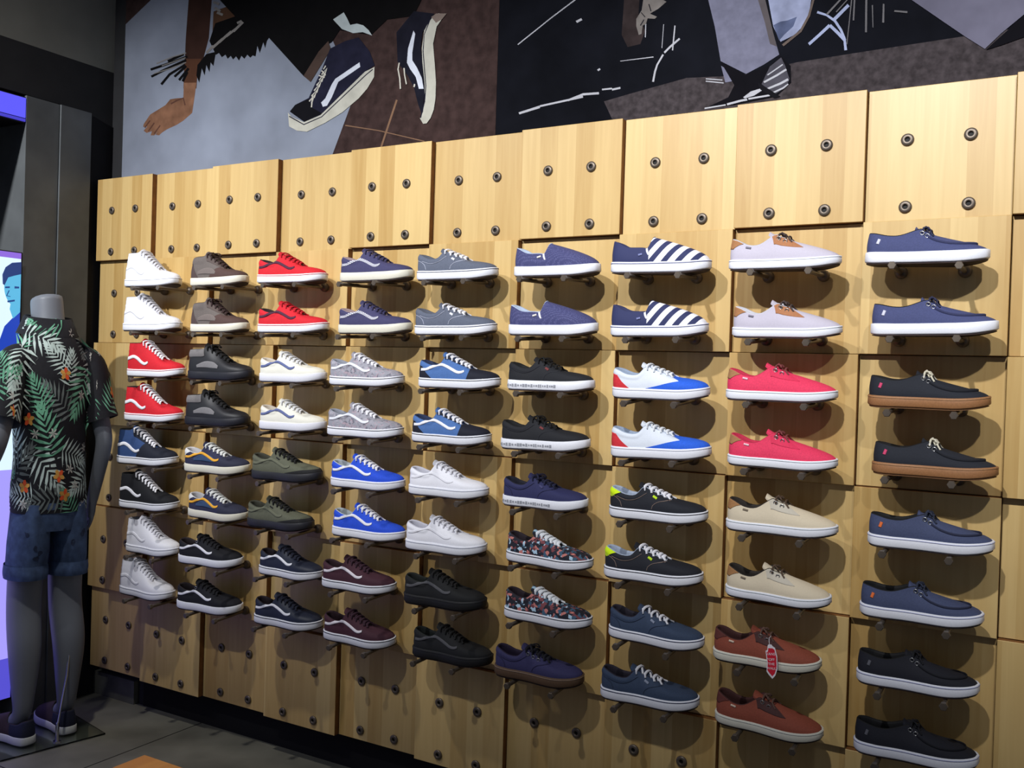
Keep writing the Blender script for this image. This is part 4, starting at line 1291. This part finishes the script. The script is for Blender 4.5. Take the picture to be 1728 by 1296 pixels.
FIT[(8, 1)] = (-0.0060, 0.029, 0.980, -0.0011, 0.0002)
FIT[(8, 2)] = (0.0054, 0.014, 0.958, -0.0062, 0.0025)
FIT[(8, 3)] = (-0.0030, 0.027, 0.977, -0.0009, -0.0012)
FIT[(8, 4)] = (0.0046, 0.012, 0.964, -0.0022, 0.0032)
FIT[(8, 5)] = (0.0091, 0.039, 0.975, -0.0015, -0.0069)
FIT[(8, 6)] = (0.0058, -0.013, 0.934, -0.0068, 0.0058)
FIT[(8, 7)] = (-0.0175, 0.036, 0.957, -0.0062, -0.0107)
FIT[(8, 8)] = (-0.0072, -0.008, 0.961, -0.0068, 0.0115)
FIT[(9, 1)] = (-0.0074, 0.011, 0.952, 0.0018, 0.0187)
FIT[(9, 2)] = (0.0146, 0.007, 0.969, 0.0006, -0.0109)
FIT[(9, 3)] = (0.0085, 0.003, 0.935, -0.0033, -0.0029)
FIT[(9, 4)] = (0.0267, -0.000, 0.956, 0.0026, -0.0037)
FIT[(9, 5)] = (0.0237, 0.018, 0.962, -0.0019, -0.0099)
FIT[(9, 6)] = (0.0088, 0.026, 0.948, -0.0036, -0.0141)
FIT[(9, 7)] = (0.0056, 0.027, 0.943, -0.0004, -0.0156)
FIT[(9, 8)] = (0.0074, 0.049, 0.959, -0.0000, -0.0205)
SHOE_Y = -0.104


def peg_sag(c, l, side):
    """how far this peg droops under its shoe, radians"""
    dx, yaw, sc, dz, pit = FIT.get((c - 1, l), (0, 0, 0, 0, 0))
    return math.atan2(-(dz - math.sin(pit) * ((side - 0.5) * 0.4276 * P - dx) - 0.0019), -SHOE_Y)


for c in range(1, 12):
    for r in range(1, 7):
        prd = (c + r) % 2 == 0
        sc_ = c - 1                     # shoe column
        face = 'raised' if prd else 'set-back'
        if c == 1:
            lb = '%s wooden panel at the left end of the %s' % (face, ROWN[r])
        elif c >= 11:
            lb = '%s wooden panel cut by the right picture edge, %s' % (face, ROWN[r])
        elif r == 1:
            lb = '%s top-row wooden panel above the %s' % (face, strip_n(short[(sc_, 1)]))
        elif r == 6:
            lb = '%s bottom-row wooden panel below the %s' % (face, strip_n(short[(sc_, 8)]))
        else:
            a, b = short[(sc_, 2 * r - 3)], short[(sc_, 2 * r - 2)]
            if a == b:
                lb = '%s wooden panel behind the two: %s' % (face, a)
            else:
                lb = '%s wooden panel in the %s of shoe column %s' % (face, ROWN[r], 'one, behind navy and black high-tops' if sc_ == 1 else 'six')
                if sc_ == 6 and r == 4:
                    lb = '%s wooden panel behind the plain navy and upper floral sneakers' % face
                if sc_ == 6 and r == 5:
                    lb = '%s wooden panel behind the lower floral and gum-soled navy sneakers' % face
        lb = ' '.join(lb.split()[:16])
        o = link('wood_panel', PAN[1 if prd else 0], None, ((c - 1) * P, 0, GT - (r - 1) * P))
        tag(o, lb, 'wall panel', 'square wooden wall panels')
        yf = -DEP if prd else 0.0
        for bz in BZ:
            for bx in BX:
                pos = (bx * P, yf, -bz * P)
                if 2 <= r <= 5 and 2 <= c <= 10:
                    lvl = 2 * r - 3 + BZ.index(bz)
                    pg = link('peg', ROD, o, pos, (peg_sag(c, lvl, BX.index(bx)), 0, 0))
                    if prd:
                        pg.scale = (1, (ROD_L - DEP) / ROD_L, 1)
                    fl_ = link('flange', FLANGE, pg)
                    hx_ = link('hex_tip', HEX, pg)
                    if prd:
                        k_ = (ROD_L - DEP) / ROD_L
                        fl_.scale = (1, 1 / k_, 1)
                        hx_.scale = (1, 1 / k_, 1)
                        hx_.location = (0, ROD_L * (1 / k_ - 1), 0)
                else:
                    link('bolt_socket', SOCKET, o, pos)

# ------------------------------------------------------------------ the shoes on their pegs
ORD = {1: 'upper', 2: 'lower'}
for (c, lv), d in DES.items():
    parts = make_shoe(d)
    first = None
    for i, l in enumerate(lv):
        r = (l - 1) // 2 + 2
        bz = BZ[(l - 1) % 2]
        zb = GT - (r - 1) * P - bz * P + 0.0062 + 0.0036
        dx, yaw, sc, dz, pit = FIT.get((c, l), (0.0, 0.0, 0.955, 0, 0))
        roll = 0.5 * (peg_sag(c + 1, l, 0) + peg_sag(c + 1, l, 1))
        lb = d['n'] if len(lv) == 1 else '%s of two: %s' % (ORD[i + 1], d['n'])
        o = place_shoe(parts, ' '.join(lb.split()[:16]), 'shoes displayed on the wall pegs',
                       ((c + 0.5) * P + dx, SHOE_Y, zb + dz), (roll, pit, yaw), sc, first)
        if first is None:
            first = o

# ------------------------------------------------------------------ hang tag on the rust boat shoe
tx_, ty_, tz_ = 8.5 * P + 0.005, SHOE_Y - 0.062, 0
TAGZ = GT - 4 * P - BZ[0] * P + 0.070
RTAG = mat('tag_red', (206, 30, 52), 0.5, noise=0.05, bump=0)
WTAG = mat('tag_white', (232, 226, 230), 0.5, noise=0.03, bump=0)
out_ = [(-0.004, 0.0), (0.004, 0.0), (0.0065, -0.004), (0.0125, -0.008), (0.0165, -0.030), (0.0150, -0.060), (0.0080, -0.078), (0.0, -0.086),
        (-0.0085, -0.076), (-0.0135, -0.068), (-0.0105, -0.048), (-0.0115, -0.024), (-0.0120, -0.016), (-0.0075, -0.014), (-0.0060, -0.004)]


def tagpoly(pts, y, m, mb, thick=0.0):
    f_ = [Vector((a, y, b)) for a, b in pts]
    tri = tessellate_polygon([f_])
    mb.add(f_, tri, m)
    if thick:
        bk = [Vector((a, y + thick, b)) for a, b in pts]
        mb.add(bk, tri, m)
        mb.grid([f_ + [f_[0]], bk + [bk[0]]], m)


mb_ = MB()
tagpoly(out_, 0.0, WTAG, mb_, 0.0012)
inn = [(a * 0.84 + 0.0003, -0.041 + (b + 0.041) * 0.86) for a, b in out_ if b < -0.003]
tagpoly(inn, -0.0003, RTAG, mb_)
ht = mb_.mesh('hang_tag', False)
hto = link('hang_tag', ht, None, (tx_, ty_, TAGZ), (math.radians(-4), math.radians(-7), math.radians(4)))
tag(hto, 'red and white skateboard-shaped paper tag hanging from the rust brown shoe', 'tag')


def text(s, size, loc, parent, m, name):
    cu = bpy.data.curves.new(name, 'FONT')
    cu.body = s
    cu.size = size
    cu.align_x = 'CENTER'
    cu.align_y = 'CENTER'
    cu.extrude = 0.0001
    tmp = bpy.data.objects.new(name, cu)
    COL.objects.link(tmp)
    dg = bpy.context.evaluated_depsgraph_get()
    dg.update()
    me_ = bpy.data.meshes.new_from_object(tmp.evaluated_get(dg))
    bpy.data.objects.remove(tmp, do_unlink=True)
    me_.materials.clear()
    me_.materials.append(m)
    return link(name, me_, parent, loc, (math.radians(90), 0, 0))


text('VANS', 0.0095, (0.0005, -0.0007, -0.024), hto, WTAG, 'tag_lettering')
for i_, s_ in enumerate(('"OFF', 'THE', 'WALL"')):
    text(s_, 0.0090, (0.0005, -0.0007, -0.038 - 0.011 * i_), hto, WTAG, 'tag_lettering')
mb_ = MB()
mb_.tube([(0, -0.001, -0.003), (-0.002, 0.004, 0.006), (-0.004, 0.018, 0.014), (-0.002, 0.034, 0.016)], 0.0007, None, 6, WTAG)
mb_.build('string', hto)

# ------------------------------------------------------------------ mannequin by the window
MG = mat('mannequin_grey', (118, 122, 130), 0.45, noise=0.05, scale=4, bump=0)
DENIM = mat('denim_blue', (66, 84, 116), 0.85, noise=0.3, scale=30)
DENIM_DK = mat('denim_wear', (40, 50, 74), 0.85, noise=0.3, scale=60)
SHIRT = mat('shirt_black', (20, 20, 26), 0.8, noise=0.2, scale=60)
man = bpy.data.objects.new('mannequin', None)
COL.objects.link(man)
man.location = (0.240, -0.372, 0.0)
man.rotation_euler = (0, 0, math.radians(168))
man.scale = (0.86, 0.80, 1.0)
tag(man, 'headless grey mannequin in palm print shirt and denim shorts, seen from behind', 'mannequin')

J = {  # joint: (x forward, y left, z), radius x, radius y
    'pelvis': ((0.0, 0.0, 0.93), 0.10, 0.13), 'waist': ((0.005, 0.0, 1.08), 0.085, 0.115), 'chest': ((0.02, 0.0, 1.28), 0.10, 0.14),
    'upper': ((0.015, 0.0, 1.42), 0.075, 0.12), 'neck': ((0.045, 0.0, 1.52), 0.072, 0.082), 'necktop': ((0.070, 0.0, 1.62), 0.074, 0.084),
    'neckend': ((0.095, 0.0, 1.76), 0.078, 0.088),
    'shL': ((0.0, 0.165, 1.43), 0.056, 0.056), 'elL': ((-0.075, 0.262, 1.13), 0.042, 0.042), 'wrL': ((0.06, 0.30, 0.93), 0.028, 0.028),
    'shR': ((0.0, -0.165, 1.43), 0.056, 0.056), 'elR': ((-0.06, -0.235, 1.13), 0.042, 0.042), 'wrR': ((0.03, -0.225, 0.90), 0.028, 0.028),
    'hipL': ((0.0, 0.085, 0.86), 0.088, 0.088), 'knL': ((0.025, 0.095, 0.49), 0.078, 0.078), 'caL': ((-0.02, 0.10, 0.37), 0.084, 0.080), 'anL': ((-0.035, 0.11, 0.10), 0.041, 0.041), 'toL': ((0.10, 0.135, 0.045), 0.03, 0.038),
    'hipR': ((0.0, -0.085, 0.86), 0.088, 0.088), 'knR': ((0.02, -0.095, 0.49), 0.078, 0.078), 'caR': ((-0.03, -0.10, 0.37), 0.084, 0.080), 'anR': ((-0.035, -0.09, 0.10), 0.041, 0.041), 'toR': ((0.11, -0.09, 0.045), 0.03, 0.038),
}
E_ = [('pelvis', 'waist'), ('waist', 'chest'), ('chest', 'upper'), ('upper', 'neck'), ('neck', 'necktop'), ('necktop', 'neckend')]
for s_ in 'LR':
    E_ += [('upper', 'sh' + s_), ('sh' + s_, 'el' + s_), ('el' + s_, 'wr' + s_), ('pelvis', 'hip' + s_), ('hip' + s_, 'kn' + s_),
           ('kn' + s_, 'ca' + s_), ('ca' + s_, 'an' + s_), ('an' + s_, 'to' + s_)]
HND = {}
for s_, sg in (('L', 1), ('R', -1)):
    w_ = Vector(J['wr' + s_][0])
    e_ = Vector(J['el' + s_][0])
    d_ = (w_ - e_).normalized()
    across = Vector((1, 0, 0)) if s_ == 'R' else Vector((0.5, -0.8, 0)).normalized()
    across = (across - d_ * across.dot(d_)).normalized()
    inward = d_.cross(across) * sg
    pm_ = w_ + d_ * 0.055
    J['pa' + s_] = (tuple(pm_), 0.034, 0.018)
    E_.append(('wr' + s_, 'pa' + s_))
    for k_, (off_, ln) in enumerate(((0.030, 0.070), (0.010, 0.080), (-0.010, 0.075), (-0.029, 0.060))):
        a_ = pm_ + across * off_ + d_ * 0.035
        b_ = a_ + d_ * ln * 0.5 + inward * 0.008
        c_ = b_ + d_ * ln * 0.45 + inward * 0.022
        for q_, p_, r_ in (('a', a_, 0.0095), ('b', b_, 0.0085), ('c', c_, 0.0075)):
            J['f%s%d%s' % (s_, k_, q_)] = (tuple(p_), r_, r_)
        E_ += [('pa' + s_, 'f%s%da' % (s_, k_)), ('f%s%da' % (s_, k_), 'f%s%db' % (s_, k_)), ('f%s%db' % (s_, k_), 'f%s%dc' % (s_, k_))]
    a_ = w_ + d_ * 0.035 + across * 0.036
    b_ = a_ + d_ * 0.035 + across * 0.014 + inward * 0.010
    J['t%sa' % s_] = (tuple(a_), 0.011, 0.011)
    J['t%sb' % s_] = (tuple(b_), 0.009, 0.009)
    E_ += [('pa' + s_, 't%sa' % s_), ('t%sa' % s_, 't%sb' % s_)]
names_ = list(J)
bme = bpy.data.meshes.new('body')
bme.from_pydata([J[n][0] for n in names_], [(names_.index(a), names_.index(b)) for a, b in E_], [])
tmp_ = bpy.data.objects.new('body_tmp', bme)
COL.objects.link(tmp_)
sk = tmp_.modifiers.new('skin', 'SKIN')
for i_, n_ in enumerate(names_):
    sv = bme.skin_vertices[0].data[i_]
    sv.radius = (J[n_][1], J[n_][2])
    sv.use_root = (n_ == 'pelvis')
sk.use_smooth_shade = True
sb = tmp_.modifiers.new('sub', 'SUBSURF')
sb.levels = 2
sb.render_levels = 2
dg_ = bpy.context.evaluated_depsgraph_get()
dg_.update()
body_me = bpy.data.meshes.new_from_object(tmp_.evaluated_get(dg_))
bpy.data.objects.remove(tmp_, do_unlink=True)
body_me.materials.clear()
body_me.materials.append(MG)
body_me.name = 'body'
for v_ in body_me.vertices:                     # flat cut of the neck, tilted forward
    zc = 1.672 - 0.25 * (v_.co.x - 0.08)
    if v_.co.z > zc:
        k_ = (v_.co.z - zc)
        v_.co.z = zc
        v_.co.x -= 0.25 * k_
link('body', body_me, man)


def loft(mb, secs, m, seg=40, wr=0.0, seed=0, sub=6):
    """secs: (centre, rx, ry); rings between them by Catmull-Rom; wr = wrinkle depth"""
    rnd = random.Random(seed)
    ph = [rnd.uniform(0, 6.28) for _ in range(6)]
    fl_ = [tuple(c) + (a, b) for c, a, b in secs]
    n = (len(secs) - 1) * sub
    cs = [cr(fl_, i / n) for i in range(n + 1)]
    rows = []
    for i, q in enumerate(cs):
        p = Vector(q[:3])
        t = Vector(cs[min(i + 1, n)][:3]) - Vector(cs[max(i - 1, 0)][:3])
        t.normalize()
        ex = Vector((1, 0, 0))
        ex = (ex - t * ex.dot(t)).normalized()
        ey = t.cross(ex)
        row = []
        for k in range(seg):
            a = 2 * math.pi * k / seg
            w_ = 1 + wr * (math.sin(3 * a + ph[0] + i * 0.30) * 0.5 + math.sin(5 * a + ph[1] - i * 0.45) * 0.35 + math.sin(2 * a + ph[2] + i * 0.8) * 0.3)
            row.append(p + ex * (q[3] * w_ * math.cos(a)) + ey * (q[4] * w_ * math.sin(a)))
        rows.append(row)
    mb.grid(rows, m, closed=True)
    return rows


sh = MB()
loft(sh, [((0.0, 0, 0.868), 0.128, 0.168), ((0.0, 0, 0.96), 0.130, 0.166), ((0.0, 0, 1.09), 0.120, 0.158), ((0.012, 0, 1.25), 0.128, 0.172),
          ((0.012, 0, 1.38), 0.120, 0.186), ((0.014, 0, 1.46), 0.102, 0.165), ((0.030, 0, 1.52), 0.086, 0.120), ((0.050, 0, 1.555), 0.080, 0.090)], SHIRT, wr=0.022, seed=3)
for sg in (1, -1):
    el = Vector(J['elL' if sg > 0 else 'elR'][0])
    s0 = Vector((0.008, sg * 0.120, 1.450))
    s1 = Vector((0.0, sg * 0.182, 1.410))
    s3 = s1 + (el - s1) * 0.72
    s2 = (s1 + s3) / 2
    loft(sh, [(s0, 0.064, 0.055), (s1, 0.078, 0.070), (s2, 0.080, 0.072), (s3, 0.080, 0.075)], SHIRT, seg=28, wr=0.02, seed=5 + sg)
# turned-down collar
rows_ = []
for h_, rx_, ry_, zz in ((0, 0.082, 0.090, 1.545), (1, 0.083, 0.095, 1.600), (2, 0.092, 0.105, 1.604), (3, 0.120, 0.140, 1.535)):
    rows_.append([(0.055 + rx_ * math.cos(2 * math.pi * i / 36) + 0.004 * h_ * 0, ry_ * math.sin(2 * math.pi * i / 36), zz + 0.010 * math.cos(2 * math.pi * i / 36)) for i in range(36)])
sh.grid(rows_, SHIRT, closed=True)
bvh_ = BVHTree.FromPolygons([Vector(v) for v in sh.v], sh.f)
LEAFS = [mat('leaf_green', (104, 164, 134), 0.8, noise=0.3, scale=25), mat('leaf_pale', (184, 200, 194), 0.8, noise=0.2, scale=25), mat('leaf_grey', (104, 112, 110), 0.8, noise=0.3, scale=25)]
PETW = mat('petal_white', (190, 188, 180), 0.8)
PETO = mat('petal_orange', (220, 84, 40), 0.8)
PETY = mat('petal_yellow', (206, 150, 70), 0.8)
rn = random.Random(11)
nprt = 0


def onshirt(p, off):
    h, n, _, _ = bvh_.find_nearest(p)
    if h is None:
        return p
    c_ = Vector((0.01, 0, h.z))
    if abs(h.y) > 0.17:
        c_ = Vector((h.x * 0.3, h.y, h.z - 0.05))
    if n.dot(h - c_) < 0:
        n = -n
    return h + n * off


def frond(c0, n0, ang, size, m, off):
    t1 = n0.cross(Vector((0, 0, 1)))
    if t1.length < 0.1:
        t1 = n0.cross(Vector((1, 0, 0)))
    t1.normalize()
    t2 = t1.cross(n0) * -1
    ax = t1 * math.cos(ang) + t2 * math.sin(ang)
    bx = n0.cross(ax)
    for i in range(9):
        for sd in (-1, 1):
            f = i / 8
            b = c0 + ax * size * (f * 0.95 - 0.45)
            ln = size * (0.55 - 0.30 * abs(f - 0.35) - 0.12 * f)
            sp_ = 0.55 + 0.75 * f
            d_ = (ax * (0.35 + f * 0.75) + bx * sd * (1.15 - 0.75 * f)).normalized()
            s_ = d_.cross(n0)
            wd = size * 0.034
            ptsL = [b + s_ * wd * 0.4, b + d_ * ln * 0.45 + s_ * wd, b + d_ * ln, b + d_ * ln * 0.45 - s_ * wd, b - s_ * wd * 0.4]
            sh.add([onshirt(q, off) for q in ptsL], [(0, 1, 3, 4), (1, 2, 3)], m)


def flower(c0, n0, size, m, m2, off, pet=5):
    t1 = n0.cross(Vector((0.1, 0, 1))).normalized()
    t2 = n0.cross(t1)
    a0 = rn.uniform(0, 6.28)
    for i in range(pet):
        a = a0 + 2 * math.pi * i / pet
        d_ = t1 * math.cos(a) + t2 * math.sin(a)
        s_ = d_.cross(n0)
        w_ = size * (0.34 if pet == 5 else 0.16)
        sh.add([onshirt(q, off) for q in (c0, c0 + d_ * size * 0.5 + s_ * w_, c0 + d_ * size * 0.95 + s_ * w_ * 0.5, c0 + d_ * size * 0.95 - s_ * w_ * 0.5, c0 + d_ * size * 0.5 - s_ * w_)],
               [(0, 1, 2, 3, 4)], m if i % 2 or m2 is None else m2)


faces0 = list(sh.f)
verts0 = [Vector(v) for v in sh.v]
placed = []
tries = 0
while len(placed) < 62 and tries < 4000:
    tries += 1
    f_ = rn.choice(faces0)
    c_ = sum((verts0[i] for i in f_), Vector()) / len(f_)
    if any((c_ - q).length < 0.066 for q in placed):
        continue
    placed.append(c_)
    a_, b_, d_ = (verts0[i] for i in f_[:3])
    n_ = (b_ - a_).cross(d_ - a_)
    if n_.length < 1e-9:
        continue
    n_.normalize()
    if n_.dot(c_ - Vector((0.01, 0, c_.z))) < 0:
        n_ = -n_
    frond(c_, n_, rn.uniform(0, 6.28), rn.uniform(0.12, 0.19), rn.choice([LEAFS[0], LEAFS[1], LEAFS[1], LEAFS[2]]), 0.0012 + 0.0001 * (len(placed) % 12))
small = []
tries = 0
while len(small) < 64 and tries < 4000:
    tries += 1
    f_ = rn.choice(faces0)
    c_ = sum((verts0[i] for i in f_), Vector()) / len(f_)
    if any((c_ - q).length < 0.055 for q in small):
        continue
    small.append(c_)
    n_ = (c_ - Vector((0.01, 0, c_.z))).normalized()
    if len(small) % 4 == 0:
        flower(c_, n_, 0.026, PETO, PETY, 0.0030)
    else:
        flower(c_, n_, 0.021, PETW, None, 0.0028, 6)
sh.build('shirt', man)

so = MB()
loft(so, [((0.0, 0, 0.99), 0.115, 0.150), ((-0.004, 0, 0.90), 0.122, 0.160), ((-0.004, 0, 0.80), 0.112, 0.158)], DENIM, wr=0.015, seed=8)
for sg in (1, -1):
    loft(so, [((0.0, sg * 0.078, 0.90), 0.110, 0.080), ((0.0, sg * 0.086, 0.76), 0.112, 0.086), ((0.008, sg * 0.093, 0.68), 0.108, 0.086), ((0.010, sg * 0.094, 0.625), 0.104, 0.086)], DENIM, seg=30, wr=0.025, seed=9 + sg)
so_o = so.build('shorts', man)
cu_ = MB()
for sg in (1, -1):
    loft(cu_, [((0.010, sg * 0.094, 0.672), 0.110, 0.090), ((0.010, sg * 0.094, 0.642), 0.114, 0.094), ((0.010, sg * 0.094, 0.620), 0.110, 0.090)], DENIM, seg=30, wr=0.012, seed=20 + sg, sub=3)
cu_.build('turned_up_cuff', so_o)
bvs = BVHTree.FromPolygons([Vector(v) for v in so.v], so.f)
for k_ in range(12):
    a_ = rn.uniform(2.0, 5.2)
    c_ = Vector((0.2 * math.cos(a_), 0.25 * math.sin(a_), rn.uniform(0.66, 0.84)))
    h, n, _, _ = bvs.find_nearest(c_)
    if n.dot(Vector((h.x, h.y, 0))) < 0:
        n = -n
    t1 = n.cross(Vector((0, 0, 1))).normalized()
    pts_ = []
    for i in range(8):
        r_ = rn.uniform(0.006, 0.016)
        q_ = h + t1 * r_ * math.cos(i * 0.785) + Vector((0, 0, 1)) * r_ * math.sin(i * 0.785)
        hh_, nn_, _, _ = bvs.find_nearest(q_)
        pts_.append(hh_ + n * 0.0015)
    MB().add(pts_, [tuple(range(8))], DENIM_DK).build('worn_spot', so_o, smooth=False)

# its shoes, glass plate and rod
SL = LASTS['slip']
mup = SL.upper(C(60, 46, 48))
mln = SL.lining(C(40, 34, 38))
msl = SL.sole(C(206, 208, 206))
mhl = SL.patch('heel_counter', 0.0, 0.36, 0.0, 1.0, C(34, 38, 58))
for s_, ax_, ay_, yw in (('L', -0.100, 0.098, 0.25), ('R', -0.095, -0.085, 0.02)):
    sho = link('shoe', mup, man, (ax_, ay_, 0.0115), (0, 0, yw))
    sho.scale = (1.06, 1.12, 1.0)
    link('lining', mln, sho)
    link('sole', msl, sho)
    link('heel_counter', mhl, sho)
m, nt, b = nmat('base_glass')
b.inputs['Base Color'].default_value = (0.75, 0.82, 0.82, 1)
b.inputs['Transmission Weight'].default_value = 1.0
b.inputs['Roughness'].default_value = 0.03
b.inputs['IOR'].default_value = 1.45
pb = MB()
pb.box(-0.17, 0.28, -0.22, 0.26, 0.001, 0.0075, MATS['base_glass'])
link('base_plate', bevel_mesh(pb.mesh('base_plate', False), 0.002, 1), man)['label'] = 'clear glass base plate'
rd = MB()
rd.tube([(-0.150, 0.0, 0.0125), (-0.150, 0.0, 0.085), (-0.150, 0.0, 0.088)], [0.008, 0.008, 0.006], None, 12, CHROME)
rd.tube([(-0.150, 0.0, 0.0125), (-0.150, 0.0, 0.020)], 0.018, None, 16, CHROME)
rd.tube([(-0.150, 0.0, 0.075), (-0.10, -0.060, 0.24), (-0.075, -0.088, 0.40)], 0.005, None, 10, CHROME)
rd.build('support_rod', man)['label'] = 'chrome support rod at the heel'

# ------------------------------------------------------------------ wooden table corner at the bottom edge
bt = bpy.data.objects.new('display_table', None)
COL.objects.link(bt)
bt.location = (1.594, -1.004, 0.0)
tag(bt, 'orange-brown wooden table corner peeking in at the bottom edge', 'table')
TW, TD, TH = 0.9, 0.8, 0.45
top_ = MB()
npl = 8
for i in range(npl):
    a_, b_ = -TD + TD * i / npl, -TD + TD * (i + 1) / npl
    top_.box(0, TW, a_ + 0.0015, b_ - 0.0015, TH - 0.035, TH, BENCH)
link('table_top', bevel_mesh(top_.mesh('table_top', False), 0.002, 1), bt)
for lx, ly in ((0.06, -0.06), (TW - 0.06, -0.06), (0.06, -TD + 0.06), (TW - 0.06, -TD + 0.06)):
    MB().box(lx - 0.03, lx + 0.03, ly - 0.03, ly + 0.03, 0, TH - 0.035, BENCH).build('leg', bt, smooth=False)
